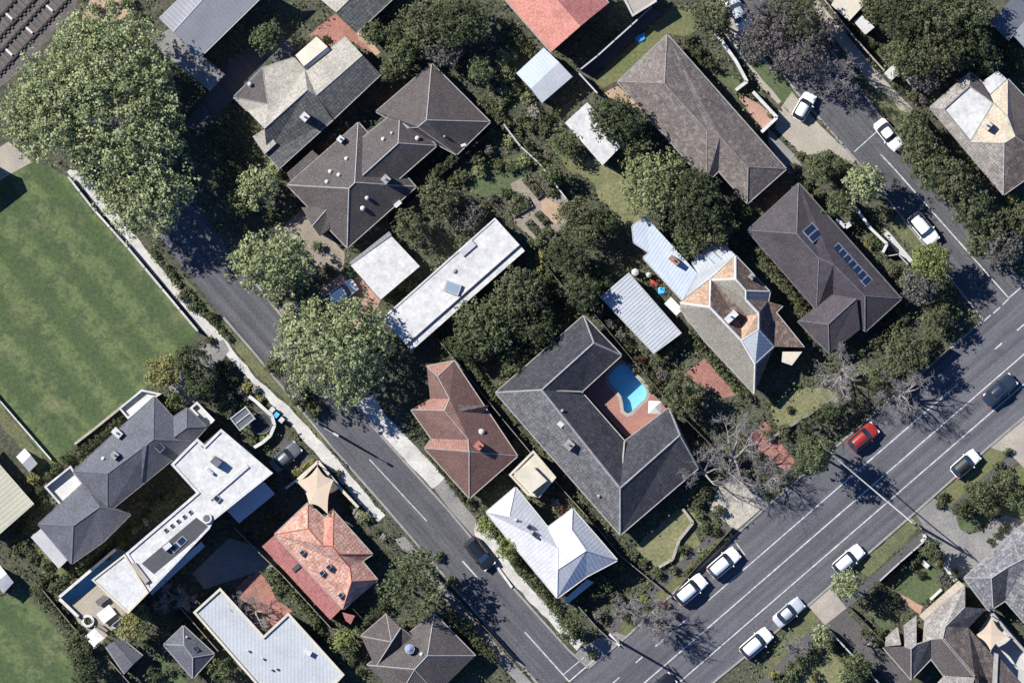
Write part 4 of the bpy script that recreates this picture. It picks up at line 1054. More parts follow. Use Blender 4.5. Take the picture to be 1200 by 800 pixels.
h, o = house('outbuilding', 'pale concrete roofed outbuilding at the top edge beside red roof', 748, 5, 'shed')
flat_block(h, o, [(727, -8), (741, 20), (770, 2), (760, -14)], 3.0, 'concrete', 'render_wall', parapet=0.15, mpar='concrete_pale')
# --- long brown tiled house
h, o = house('tiled_house', 'long brown tiled hip roof house beside the court road', 820, 140)
roG, zG = roof(h, o, dict(W=(724, 96), N=(782, 41), E=(921, 198), S=(876, 238), s2=(842, 200), s1=(828, 214), a=(779, 98), b=(877, 196), t=(829, 153, 5.2), u=(844, 160, 5.12)),
     ['W N a', 'N E b u t a', 'E S b', 'S s2 u b', 's2 s1 t u', 's1 W a t'], 'tile_long', ze=2.75, pitch=33, cap='cap_brown', gutter='cap_grey')
# --- dark plum house with solar panels
h, o = house('tiled_house', 'dark plum tiled house carrying solar panels', 965, 310)
roH, zH = roof(h, o, dict(W=(876, 270), N=(936, 215), E=(1056, 350), S=(1014, 388), s2=(976, 348), s1=(957, 363), a=(934, 274), b=(1014, 347), t=(960, 303, 5.25), u=(977, 310, 5.15)),
     ['W N a', 'N E b u t a', 'E S b', 'S s2 u b', 's2 s1 t u', 's1 W a t'], 'tile_plum', ze=2.75, pitch=33, cap='cap_dark', gutter='cap_dark')
roof(h, o, dict(w=(935, 376), s=(972, 414), e=(1008, 386, 3.0), n=(975, 345, 3.0), a=(971, 380), b=(1004, 350, 4.6)), ['w n b a', 'w s a', 's e b a'], 'tile_plum', ze=2.75, pitch=33, cap='cap_dark', gutter='cap_dark')
# --- weathered old house with tin additions
h, o = house('old_house', 'weathered old house with patchwork tile and tin roofs and white ridge lines', 865, 365)
P = dict(a=(797, 355, 3.4), b=(833, 327, 3.4), c=(862, 300, 3.4), d=(902, 342, 3.3), d2=(900, 353, 3.4), e=(917, 358, 3.2), f=(909, 366, 3.2), g=(942, 407, 3.2), gg=(907, 406, 3.4), q=(885, 426, 4.9), s=(884, 461, 3.2), w=(826, 399, 3.2), a2=(797, 361, 3.3),
         r1=(832, 360, 4.9), r2=(869, 399, 5.0), k1=(862, 327, 4.9), k2=(874, 341, 4.9), k3=(874, 351, 4.9), k4=(889, 367, 4.9), k5=(889, 386, 4.9), v1=(834, 328, 3.6), v2=(876, 370, 3.9), v3=(869, 382, 4.0))
roI, zI = roof(h, o, P, [('a b r1', 'tile_old_orange'), ('a a2 w s q r2 r1', 'tile_old_olive'), ('b c k1 v1', 'tile_old_orange'), ('c d k2 k1', 'tile_old_brown'), ('d d2 k3 k2', 'tin_dark'), ('v1 k1 k2 k3 k4 v2', 'tile_old_olive'),
     ('b v1 v2 v3 r2 r1', 'tile_old_brown'), ('v2 k4 k5 r2 v3', 'tile_old_orange'), ('r2 k5 gg q', 'tin_silver'), ('d2 e f g gg k5 k4 k3', 'tile_old_brown'), ('q gg s', 'tile_umber')], 'tile_old_olive', rise=1.22, cap='white_dull', gutter='cap_pale', wall='render_wall', capw=0.28)
roT, _ = roof(h, o, dict(a=(741, 265, 3.1), b=(757, 254, 3.0), c=(818, 321, 3.2), d=(800, 352, 3.0), e=(754, 302, 2.9), f=(761, 296, 2.95), g=(743, 284, 3.05)), ['a b c d e f g'], 'tin_blue', cap=None, gutter='greywhite', wall='render_wall', name='rear_roof')
roV, _ = roof(h, o, dict(a=(802, 349, 3.3), b=(818, 321, 3.22), n=(810, 308, 2.9), c=(840, 284, 2.9), d=(852, 289, 2.95), e=(862, 299, 3.3), m=(833, 325, 3.35)), ['a b n c d e m'], 'tin_silver', cap=None, gutter='greywhite', wall='render_wall', name='verandah_roof', openings=False)
skylight(roV, o, 838, 303, 3.15, 1.9, 1.0, 42, 'tin_blue', 'cap_brown', 0.05); skylight(roV, o, 848, 293, 3.1, 1.0, 0.5, 42, 'white', 'cap_brown', 0.04)
flat_block(h, o, [(797, 362), (816, 368), (818, 388), (806, 378)], 2.9, 'tile_old_olive', 'render_wall', name='bay_roof', openings=False)
flat_block(h, o, [(917, 412), (940, 412), (928, 428), (916, 424)], 2.8, 'cream', 'cream', name='porch_roof', openings=False)
chimney(roI, o, 857, 371, 3.9, 6.0, 0.8, 'white', -42, l=1.6); chimney(roT, o, 790, 305, 3.0, 5.4, 0.6, 'brickwall', 42, l=1.3); chimney(roI, o, 881, 324, 3.4, 4.6, 0.6, 'cap_grey')
h, o = house('metal_shed', 'long grey corrugated metal shed behind the weathered old house', 750, 367, 'shed')
roof(h, o, dict(a=(736, 320, 2.9), b=(798, 391, 2.9), c=(767, 414, 2.6), d=(704, 347, 2.6)), ['d a b c'], 'tin_shed', cap=None, gutter='greywhite', wall='greywhite', over=0.1)
# --- dark slate U-shaped house
h, o = house('slate_house', 'dark slate house wrapped round three sides of a swimming pool courtyard', 680, 500)
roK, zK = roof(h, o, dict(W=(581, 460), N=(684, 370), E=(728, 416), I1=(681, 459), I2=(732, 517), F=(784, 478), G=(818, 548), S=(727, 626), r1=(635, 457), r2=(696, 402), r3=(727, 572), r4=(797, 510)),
     ['W N r2 r1', 'N E r2', 'E I1 r1 r2', 'I1 I2 r3 r1', ('S W r1 r3', 'slate_pale'), 'I2 F r4 r3', 'F G r4', 'G S r3 r4'], 'slate', ze=2.75, pitch=32, cap='cap_grey', gutter='cap_pale', wall='brickwall', capw=0.25)
for a_, b_, za, zb in (((681, 459), (635, 457), 3.05, 4.5), ((732, 517), (727, 572), 3.05, 4.5)):   # pale valley flashings
    A, B = W(*a_, za), W(*b_, zb); v, f = tube_data([A+Vector((0, 0, 0.06)), B+Vector((0, 0, 0.1))], 0.11, 6); new('valley_flashing', mesh('valley_flashing', rel(v, o), f, 'cap_pale'), roK)
chimney(roK, o, 667, 521, 3.8, 5.3, 1.0, 'cap_grey'); skylight(roK, o, 657, 497, 4.15, 0.7, 0.6, 42, 'white', 'white'); vent(roK, o, 659, 481, 4.1, 0.2, 'cap_pale'); vent(roK, o, 702, 581, 4.0, 0.22, 'cap_pale')
# --- long white flat roof house and carport
h, o = house('flat_roof_house', 'long white flat roofed house with skylight behind the white carport', 530, 333)
roL = flat_block(h, o, [(580, 255), (447, 373), (476, 404), (609, 287)], 3.4, 'white', 'white_dull', parapet=0.1, pw=0.2, mpar='white')
flat_block(h, o, [(609.5, 287.5), (476.5, 404.5), (482, 411), (615, 294)], 3.15, 'white', 'white_dull', name='side_roof', openings=False, over=0.05)
box('hatch', 548, 291, 3.4, 3.65, 2.0, 0.8, 'greywhite', roL, o, -41); vent(roL, o, 532, 317, 3.45, 0.3, 'greywhite', 0.25)
sk = skylight(roL, o, 530, 337, 3.45, 1.9, 1.3, 20, 'glass_sky', 'greywhite', 0.3)
h, o = house('carport', 'white flat carport beside the brown grey tiled house', 451, 313, 'carport')
flat_block(h, o, [(411, 311), (459, 277), (492, 312), (446, 351)], 2.8, 'white', 'white_dull', openings=False)
flat_block(h, o, [(409, 308), (456, 271), (459, 275.5), (412, 309.5)], 2.3, 'tin_grey', 'white_dull', openings=False, name='side_awning', over=0.05)
# --- red-brown tiled house
h, o = house('tiled_house', 'red brown tiled house with stepped hips along the side street', 545, 505)
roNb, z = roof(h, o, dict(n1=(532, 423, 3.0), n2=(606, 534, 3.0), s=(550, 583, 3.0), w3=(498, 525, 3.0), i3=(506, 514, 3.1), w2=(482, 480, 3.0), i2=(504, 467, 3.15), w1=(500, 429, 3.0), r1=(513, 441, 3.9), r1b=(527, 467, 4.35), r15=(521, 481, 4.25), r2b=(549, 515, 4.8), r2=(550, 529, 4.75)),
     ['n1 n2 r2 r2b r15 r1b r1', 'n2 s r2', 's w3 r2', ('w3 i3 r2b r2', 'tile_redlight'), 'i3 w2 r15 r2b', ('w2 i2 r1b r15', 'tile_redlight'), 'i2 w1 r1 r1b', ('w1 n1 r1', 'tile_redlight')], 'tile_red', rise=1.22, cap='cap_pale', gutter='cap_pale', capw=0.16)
strip_on(roNb, h, o, [(531, 474), (573, 475), (566, 484), (524, 485)], 0.14, 'tile_umber')
vent(roNb, o, 564, 506, 4.1, 0.4, 'cream', 0.5); chimney(roNb, o, 561, 522, 4.0, 5.6, 0.9, 'cap_red')
# --- cream box between
h, o = house('flat_roof_house', 'small cream flat roofed block between the red brown and slate houses', 624, 556, 'outbuilding')
roP = flat_block(h, o, [(596, 556), (625, 527), (652, 559), (632, 583), (618, 580)], 2.8, 'cream', 'cream', parapet=0.2)
flat_block(h, o, [(602, 554), (621, 543), (641, 563), (622, 578)], 3.9, 'cream', 'render_wall', z0=2.8, name='upper_roof', openings=False)
# --- white metal roofed house
h, o = house('metal_roof_house', 'white metal roofed house with two joined hips near the street corner', 645, 635)
roO, z = roof(h, o, dict(W=(570, 600, 3.7), N=(604, 571, 3.7), v=(642, 618, 3.7), N2=(671, 596, 3.7), E=(723, 656, 3.7), M=(687, 675, 3.7), S=(653, 700, 3.7), r1=(597, 605, 4.9), r2=(654, 642, 5.1), p=(654, 667, 5.1), q=(687, 645, 5.5), t=(670, 620, 5.1)),
     ['W N r1', 'N v r2 r1', 'S W r1 r2 p', 'v N2 t q p r2', 'N2 E q t', 'E M q', 'M S p q'], 'tin_white', rise=1.22, cap='white', gutter='white', wall='white_dull', capw=0.22)
flat_block(h, o, [(661, 702), (688, 678), (696, 682), (664, 708)], 2.6, 'white', 'white_dull', name='verandah_roof', openings=False)
for x, y in ((621, 618), (627, 626)): skylight(roO, o, x, y, 4.0, 0.7, 0.6, 40, 'glass', 'cap_dark', 0.2)
vent(roO, o, 605, 609, 4.35, 0.25, 'greywhite')
# --- orange tiled house
h, o = house('tiled_house', 'bright orange tiled house below the peach shade sail', 372, 655)
roQ, z = roof(h, o, dict(a=(322, 626, 3), b=(361, 589, 3), c=(380, 607, 3), e=(391, 599, 3), g=(436, 649, 3), k=(424, 657, 3.1), l=(442, 679, 3), n=(402, 713, 3), r1=(361, 619, 4.3), d=(379, 639, 4.6), f=(390, 640, 4.6), hh=(396, 649, 4.7), m=(412, 681, 4.5), vv=(410, 664, 4.1)),
     ['a b r1', 'b c d r1', ('c e f d', 'tile_salmon'), 'e g hh f', 'g k vv hh', 'k l m vv', 'l n m', 'n a r1 d f hh vv m'], 'tile_orange', rise=1.22, cap='cap_red', gutter='cap_pale', wall='brickwall')
flat_block(h, o, [(307, 640), (321.5, 627), (400, 713), (387, 726)], 2.7, 'tile_crimson', 'brickwall', name='verandah_roof', openings=False)
flat_block(h, o, [(401, 717), (416, 721), (411, 731), (405, 727)], 2.5, 'tile_crimson', 'brickwall', name='porch_roof', openings=False)
for x, y in ((354, 647), (385, 664), (377, 671), (399, 697)): skylight(roQ, o, x, y, 3.75, 0.65, 0.5, -40, 'glass', 'greywhite', 0.15)
box('hatch', 347, 665, 2.8, 2.9, 1.0, 0.5, 'membrane', roQ, o, -40)
# --- brown grey hip house, bottom
h, o = house('tiled_house', 'brown grey hip roofed house at the bottom edge with octagonal skylight', 492, 762)
roR, z = roof(h, o, dict(N=(509, 719), E=(557, 768), S=(512, 812, 3.0), K=(468, 815, 3.0), W=(430, 779), a=(501, 768), b=(486, 784)), ['W N a b', 'N E a', 'E S b a', 'S K b', 'K W b'], 'tile_greybrown', ze=2.75, pitch=32, cap='cap_pale')
roof(h, o, dict(W=(423, 745), N=(453, 719), E=(486, 748, 3.0), S=(440, 782, 3.0), a=(459, 752, 4.2), b=(470, 735, 3.8)), ['W N a', 'N E b a', 'S W a', 'E S a b'], 'tile_brown', ze=2.75, pitch=32, cap='cap_pale')
c = W(480, 760, 4.6); v, f = merge([cyl_data(c.x, c.y, 4.2, 4.7, 0.62, 0.6, 8)]); dm = new('skylight', mesh('skylight', rel(v, o), f, 'greywhite'), roR); v, f = cyl_data(c.x, c.y, 4.702, 5.0, 0.55, 0.1, 8); new('dome', mesh('dome', rel(v, o), f, 'glass_sky'), dm)
vent(roR, o, 460, 757, 4.3, 0.25, 'white'); vent(roR, o, 494, 766, 4.5, 0.25, 'white_dull')
# --- silver corrugated roof, bottom
h, o = house('metal_roof_building', 'silver corrugated flat roofed building with cream parapet at bottom edge', 315, 755)
roS2 = flat_block(h, o, [(226, 717), (258, 688), (309, 744), (338, 717), (404, 790), (392, 803), (378, 822), (318, 822)], 3.3, 'tin_silver', 'cream', parapet=0.25, pw=0.28, mpar='cream')
box('roof_box', 361, 764, 3.3, 4.0, 0.8, 0.6, 'white', roS2, o, 30)
for x, y in ((291, 762), (308, 771), (318, 784), (324, 783)): vent(roS2, o, x, y, 3.35, 0.16, 'greywhite', 0.4)
# --- small slate hips
h, o = house('slate_cottage', 'small dark slate hip roofed outbuilding beside the silver corrugated building', 220, 764, 'outbuilding')
roT2, z = roof(h, o, dict(W=(192, 755), N=(215, 733), E=(251, 766), S=(226, 794), a=(216, 756), b=(226, 770)), ['W N a', 'N E b a', 'E S b', 'S W a b'], 'slate_smooth', ze=2.7, pitch=33, cap='cap_grey', wall='cream', openings=False)
vent(roT2, o, 219, 746, 3.4, 0.15, 'white'); skylight(roT2, o, 229, 760, 3.3, 0.7, 0.5, 45, 'glass', 'cap_dark')
h, o = house('garden_shed', 'small grey gabled shed below the yellow green garden tree', 144, 768, 'shed')
roof(h, o, dict(a=(124, 757), b=(146, 789), c=(167, 768), d=(140, 746), r1=(133, 751), r2=(156, 778)), ['a b r2 r1', 'c d r1 r2'], 'slate_smooth', ze=2.3, pitch=33, cap='cap_dark', wall='timber_grey', openings=False, over=0.2)
# --- left grey slate house
h, o = house('slate_house', 'grey slate two storey house with white balconies beside playing field', 140, 560)
roV1, zV = roof(h, o, dict(W=(86, 552), N=(181, 465), E=(228, 517), S=(126, 600), a=(180, 515), b=(126, 555)), ['W N a b', 'N E a', 'E S b a', 'S W b'], 'slate_smooth', ze=5.4, pitch=31, cap='cap_dark', gutter='cap_dark', wall='render_wall')
roof(h, o, dict(a=(203, 489, 5.5), b=(219, 478, 5.5), c=(242, 500, 5.5), d=(225, 519, 5.4), e=(219, 501, 6.6), f=(204, 512, 6.5)), ['a b e f', 'b c e', 'c d f e'], 'slate_smooth', cap='cap_dark', gutter='cap_dark', wall='render_wall', name='dormer_roof')
strip_on(roV1, h, o, [(166, 524), (172, 521), (171, 567), (166, 564)], 0.16, 'cap_dark')
roof(h, o, dict(W=(45, 614, 4.8), n=(98, 566, 4.8), m=(116, 586, 5.6), S=(84, 660, 4.8), e=(121, 634, 4.8), x=(153, 602, 4.8), a=(86, 616, 6.5), b=(117, 594, 6.2)), ['W n m b a', 'S W a', 'e S a b', 'x e b', 'm x b'], 'slate_smooth', cap='cap_dark', gutter='cap_dark', wall='render_wall', name='lower_roof')
chimney(roV1, o, 137, 507, 5.5, 7.6, 0.8, 'white', 42, l=1.2); chimney(roV1, o, 134, 533, 6.0, 7.6, 0.8, 'cap_grey', 42); vent(roV1, o, 121, 537, 6.4, 0.25, 'white_dull'); skylight(roV1, o, 187, 524, 6.5, 1.0, 0.9, 45, 'glass', 'cap_dark')
flat_block(h, o, [(52, 570), (83, 545), (99, 570), (72, 593)], 3.4, 'white_dull', 'white_dull', parapet=0.9, pw=0.22, mpar='white', name='balcony')
flat_block(h, o, [(139, 478), (166, 456), (190, 461), (176, 470), (150, 491)], 3.4, 'white_dull', 'white_dull', parapet=0.6, pw=0.22, mpar='white', name='balcony', openings=False)
flat_block(h, o, [(222, 478), (231, 470), (252, 492), (244, 500)], 3.2, 'white_dull', 'white_dull', parapet=0.6, pw=0.25, mpar='white', name='balcony', openings=False)
flat_block(h, o, [(36, 629), (48, 619), (81, 654), (69, 666)], 2.8, 'greywhite', 'render_wall', name='awning', openings=False)
# --- white modern block
h, o = house('modern_house', 'large white modern flat roofed block with dark roof terrace', 220, 600)
roW = flat_block(h, o, [(200, 544), (231, 513), (240, 521), (259, 502), (320, 554), (250, 610), (246, 619), (175.5, 693), (147, 648), (230, 577)], 7.2, 'white', 'white_dull', parapet=0.18, pw=0.3, mpar='white')
roW2 = flat_block(h, o, [(107, 679), (146, 648.5), (174.5, 694), (150, 719)], 7.3, 'white', 'white_dull', parapet=0.15, pw=0.22, mpar='cream', name='end_roof')
prism('roof_terrace', [(230, 606), (246, 618), (180, 672), (166, 660)], 7.22, 7.25, 'membrane', roW, o)
prism('roof_step', [(244, 583), (289, 544), (292, 547), (247, 586)], 7.2, 7.42, 'white_dull', roW, o)
prism('roof_slot', [(235, 522), (256, 505), (259, 508), (238, 525)], 7.204, 7.23, 'membrane', roW, o)
for i in range(5): skylight(roW, o, 194+i*7.2, 621-i*5.3, 7.25, 0.45, 0.4, -40, 'glass', 'white', 0.06)
prism('planter', [(153, 661), (158, 658), (175, 680), (170, 684)], 7.4, 7.6, 'concrete', roW, o)
c = W(242, 607, 7.5); v, f = cyl_data(c.x, c.y, 7.2, 7.7, 0.62, 0.62, 16); q = new('roof_fan', mesh('roof_fan', rel(v, o), f, 'white'), roW); v, f = cyl_data(c.x, c.y, 7.702, 7.78, 0.42, 0.3, 12); new('fan_grille', mesh('fan_grille', rel(v, o), f, 'cap_dark'), q)
box('air_conditioner', 253, 541, 7.2, 8.5, 1.1, 0.9, 'cap_dark', roW, o, 40); box('air_conditioner', 246, 552, 7.2, 7.7, 0.9, 0.3, 'greywhite', roW, o, 40); skylight(roW, o, 254, 584, 7.25, 0.8, 0.7, 42, 'glass', 'greywhite', 0.2); box('roof_box', 196, 640, 7.2, 7.9, 1.0, 0.6, 'white', roW, o, -40)
flat_block(h, o, [(266, 598), (309, 564), (322, 578), (280, 613)], 3.2, 'tin_pale', 'white_dull', name='lower_roof')
flat_block(h, o, [(172, 690), (236, 634), (240, 640), (178, 697)], 3.2, 'tin_pale', 'white_dull', name='lower_roof', openings=False)
# --- buildings cut by the left edge
h, o = house('outbuilding', 'cream flat metal roof building cut off at the left edge', 10, 580, 'outbuilding')
roof(h, o, dict(a=(-30, 512, 3.4), b=(39, 591, 3.4), c=(-10, 634, 3.0), d=(-60, 570, 3.0)), ['b a d c'], 'tin_cream', cap=None, gutter='cream', wall='cream', openings=False)
h, o = house('garden_shed', 'small white and grey gabled shed near the playing field corner', 32, 540, 'shed')
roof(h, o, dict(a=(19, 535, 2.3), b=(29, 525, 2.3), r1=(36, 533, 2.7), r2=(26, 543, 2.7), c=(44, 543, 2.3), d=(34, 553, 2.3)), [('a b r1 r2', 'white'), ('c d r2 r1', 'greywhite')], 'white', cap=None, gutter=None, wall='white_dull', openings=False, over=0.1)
h, o = house('garden_shed', 'pale gabled shed at the left edge above the lower field', 3, 680, 'shed')
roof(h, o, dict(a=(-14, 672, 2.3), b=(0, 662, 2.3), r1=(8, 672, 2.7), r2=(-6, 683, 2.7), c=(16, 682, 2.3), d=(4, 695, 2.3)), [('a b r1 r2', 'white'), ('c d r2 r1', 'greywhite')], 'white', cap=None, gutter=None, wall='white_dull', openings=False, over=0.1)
h, o = house('clubhouse', 'dark roofed hut on the left edge above the playing field', -12, 205, 'outbuilding')
flat_block(h, o, [(-40, 180), (-8, 190), (-2, 205), (-40, 235)], 3.4, 'tin_dark', 'cream', openings=False)
# --- top right
h, o = house('tiled_house', 'cream and brown tiled house with white flat roof infill at right edge', 1155, 140)
roY, z = roof(h, o, dict(W=(1090, 126, 3.0), N=(1137, 85, 3.0), n2=(1151, 97, 3.0), n3=(1160, 112, 3.2), n4=(1181, 93, 3.0), E=(1230, 145, 3.0), Q=(1230, 190, 3.0), S=(1176, 228, 3.0), i1=(1105, 128, 3.7), i2=(1136, 100, 3.7), i3=(1165, 121, 3.7), i4=(1137, 167, 3.7), a=(1181, 137, 4.4), b=(1177, 168, 4.5), c=(1190, 160, 4.6)),
     [('W N i2 i1', 'tile_ash'), ('N n2 n3 i3 i2', 'tile_brown'), ('n3 n4 a i3', 'tile_cream'), ('n4 E Q c a', 'tile_brown'), ('i3 a c b i4', 'tile_cream'), ('W i1 i4 b S', 'tile_ash'), ('Q S b c', 'tile_umber')], 'tile_ash', cap='cap_pale', wall='cream')
P_ = ccw([tuple(W(*p, 3.5).xy) for p in ((1106, 129), (1136, 102), (1163.5, 121), (1136.5, 165.5))]); v, f = prism_data(P_, 3.2, 3.5); new('infill_roof', mesh('infill_roof', rel(v, o), f, 'white', [c_ for g in f for c_ in face_uv(v, g)]), h)
flat_block(h, o, [(1151, 96), (1169, 83), (1180, 93), (1160, 111)], 3.1, 'white', 'white_dull', name='extension_roof', openings=False)
chimney(roY, o, 1157, 147, 3.8, 5.3, 0.9, 'cream')
h, o = house('garden_shed', 'grey white box shed beside the court road path', 1012, 30, 'shed')
flat_block(h, o, [(1000, 25), (1010, 18), (1025, 32), (1014, 41)], 2.4, 'white_dull', 'timber_grey', openings=False)
h, o = house('garden_shed', 'white flat shed next to pale stepped roof beside court road', 1046, 85, 'shed')
flat_block(h, o, [(1036, 86), (1047, 75), (1055, 85), (1044, 95)], 2.4, 'white_dull', 'white_dull', openings=False)
h, o = house('garden_shed', 'pale stepped shed roof partly under the grey green tree', 1072, 94, 'shed')
flat_block(h, o, [(1056, 87), (1062, 81), (1088, 91), (1072, 107)], 2.5, 'concrete', 'white_dull', openings=False)
h, o = house('outbuilding', 'cream flat roof cut off at the top edge beside court road', 996, 2, 'outbuilding')
flat_block(h, o, [(974, 6), (986, -14), (1022, -4), (995, 25)], 3.0, 'cream', 'cream', openings=False)
h, o = house('metal_roof_house', 'blue grey metal roofs in the top right corner', 1190, 20)
flat_block(h, o, [(1160, 26), (1190, -6), (1212, 14), (1182, 48)], 3.4, 'tin_dark', 'render_wall', openings=False)
flat_block(h, o, [(1186, 40), (1204, 22), (1222, 42), (1204, 60)], 3.7, 'tin_grey', 'render_wall', openings=False, name='upper_roof')
# --- bottom right
h, o = house('slate_house', 'mottled grey slate house cut off by the right edge', 1180, 680)
roof(h, o, dict(W=(1130, 677, 3.0), n=(1212, 602, 3.0), r2=(1182, 664, 4.4), r3=(1212, 648, 4.6), r1=(1162, 677, 4.2), s=(1158, 714, 3.0), v=(1164, 712, 3.2), s2=(1178, 703, 3.2), e=(1212, 742, 3.2)), ['W n r3 r2 r1', 'W r1 v s', ('r1 r2 s2 v', 'slate'), 'r2 r3 e s2'], 'slate_mottled', rise=1.22, cap='cap_pale', gutter='cap_pale', wall='render_wall')
h, o = house('tiled_house', 'ash and umber tiled house with cream verandah in bottom right corner', 1110, 755)
flat_block(h, o, [(1077, 721), (1123, 680), (1130, 685), (1083, 727)], 2.8, 'tile_cream', 'cream', name='verandah_roof', openings=False)
roof(h, o, dict(a=(1083, 727, 2.9), b=(1131, 686, 2.9), c=(1131, 711, 3.5), d=(1156, 713, 3.0), e=(1135, 735, 3.4), f=(1165, 769, 3.0), g=(1162, 812, 3.0), k=(1145, 812, 4.2), r1=(1108, 734, 4.4), r2=(1105, 748, 4.5), r3=(1142, 792, 4.5), q=(1091, 749, 4.0), x=(1081, 756, 3.3)),
     [('a b c r1 r2 q x', 'tile_ash'), ('c d e r1', 'slate'), ('e f g k r3 r2 r1', 'tile_umber')], 'tile_ash', cap='cap_pale', gutter='cap_pale', wall='brickwall', openings=False)
roof(h, o, dict(q=(1091, 749, 4.0), r2=(1105, 748, 4.5), r3=(1142, 792, 4.5), y=(1106, 791, 3.3), w=(1091, 771, 3.3)), [('w q r2 r3 y', 'tile_brown')], 'tile_brown', cap=None, gutter='cap_pale', wall=None)
roof(h, o, dict(a=(1059, 734, 3.0), b=(1074, 722, 3.0), c=(1074, 755, 4.0), d=(1060, 757, 3.9), e=(1035, 758, 3.0), f=(1068, 796, 3.0), g=(1068, 760, 4.1), w=(1070, 793, 3.0), x=(1090, 772, 3.1), y=(1090, 750, 4.0)),
     [('a b c g d', 'tile_ash'), ('e d g f', 'tile_brown'), ('c y x w f g', 'slate')], 'tile_ash', cap='cap_pale', gutter='cap_pale', wall='brickwall', openings=False)
roof(h, o, dict(a=(1038, 748, 2.7), b=(1052, 735, 2.7), c=(1056, 755, 3.3), d=(1037, 757, 2.9)), ['a b c d'], 'tile_ash', cap=None, gutter='cap_pale', wall='brickwall', name='bay_roof', over=0.2, openings=False)
roof(h, o, dict(a=(1088, 812, 3.0), b=(1106, 791, 3.4), c=(1141, 793, 4.3), d=(1136, 812, 4.2)), ['a b c d'], 'tile_ash', cap='cap_pale', gutter='cap_pale', wall=None, openings=False)
roof(h, o, dict(a=(1167, 765, 4.1), b=(1208, 812, 3.0), c=(1166, 812, 4.1)), ['a b c'], 'tile_umber', cap=None, gutter='cap_pale', wall=None)
c = [(1165, 764), (1170, 766), (1168, 812), (1162, 812)]; prism('ridge_flashing', c, 4.05, 4.25, 'cap_pale', h, o)
# ================================================================ THINGS ON ROOFS AND IN GARDENS
def plane_on(roofz, pts3):
    """z on the plane through three (px, py, z)"""
    a, b, c = (Vector((p[0], p[1], p[2])) for p in pts3); n = (b-a).cross(c-a)
    return lambda x, y: a.z-(n.x*(x-a.x)+n.y*(y-a.y))/n.z
def solar(label, p0, p1, p2, n, zf):
    """p0 -> p1 long side, p0 -> p2 short side, n panels along the long side"""
    A, B, C = Vector(p0), Vector(p1), Vector(p2); l, s = (B-A), (C-A)
    org = W(*p0, zf(*p0)); t = thing('solar_array', label, 'solar panels', org)
    def quadbox(name, u0, u1, v0, v1, d0, d1, m, par):
        vv = []
        for d in (d0, d1):
            for u, w in ((u0, v0), (u1, v0), (u1, v1), (u0, v1)):
                q = A+l*u+s*w; p = W(q.x, q.y, zf(q.x, q.y)); vv.append((p.x, p.y, p.z+d))
        return new(name, mesh(name, rel(vv, org), [(0, 1, 5, 4), (1, 2, 6, 5), (2, 3, 7, 6), (3, 0, 4, 7), (4, 5, 6, 7), (3, 2, 1, 0)], m), par)
    for i in range(n):
        p = quadbox('panel', (i+0.02)/n, (i+0.98)/n, 0, 1, 0.08, 0.14, 'frame_alu', t)
        quadbox('cells', (i+0.09)/n, (i+0.91)/n, 0.07, 0.93, 0.142, 0.155, 'pv', p)
zpl = plane_on(None, [(936, 215, zH['N']), (1056, 350, zH['E']), (934, 274, zH['a'])])
solar('two solar panels side by side near the top of the plum roof', (952, 260.5), (964.5, 274.5), (940, 271), 2, zpl)
solar('row of seven solar panels on the plum roof', (982.5, 284), (1023, 328), (974, 292), 7, zpl)
solar('pair of black solar panels on the white block roof terrace', (214, 627), (198, 642), (220, 633), 2, lambda x, y: 7.25)

def sail(label, corners, z, m='sail', name='shade_sail', sag=0.16):
    """a sail with hollowed edges hung between posts"""
    C = [W(x, y, zz) for (x, y), zz in zip(corners, z)]; cen = sum(C, Vector())/len(C); org = cen.copy(); org.z = 0
    t = thing(name, label, 'shade sail', org); rim = []
    for i in range(len(C)):
        a, b = C[i], C[(i+1) % len(C)]
        for j in range(6):
            k = j/6; p = a.lerp(b, k); rim.append(p+(cen-p)*sag*4*k*(1-k))
    n = len(rim); v = [cen]+[cen.lerp(p, 0.5) for p in rim]+rim
    f = [(0, 1+i, 1+(i+1) % n) for i in range(n)]+[(1+i, 1+n+i, 1+n+(i+1) % n, 1+(i+1) % n) for i in range(n)]
    v += [p-Vector((0, 0, 0.015)) for p in v]; k = len(v)//2; f += [tuple(x+k for x in g[::-1]) for g in f]
    new('canopy', mesh('canopy', rel(v, org), f, m), t)
    for c in C:
        d = (c-cen); d.z = 0; d.normalize(); p = c+d*0.1
        vv, ff = tube_data([(p.x, p.y, 0), (p.x, p.y, c.z+0.15)], 0.06, 8); new('post', mesh('post', rel(vv, org), ff, 'greywhite'), t)
sail('peach five cornered shade sail above the orange tiled house', [(372, 546), (391, 562), (384, 602), (362, 590), (348, 564)], [3.3, 3.0, 3.6, 3.6, 3.0])
sail('peach diamond shade sail in the bottom right courtyard', [(1162, 722), (1180, 745), (1161, 762), (1143, 744)], [3.2, 2.8, 3.2, 2.8], sag=0.2)
sail('white square shade sail at the corner of the paved terrace', [(111, 735), (122, 747), (110, 758), (98, 746)], [2.8, 2.6, 2.8, 2.6], 'canvas', sag=0.05)

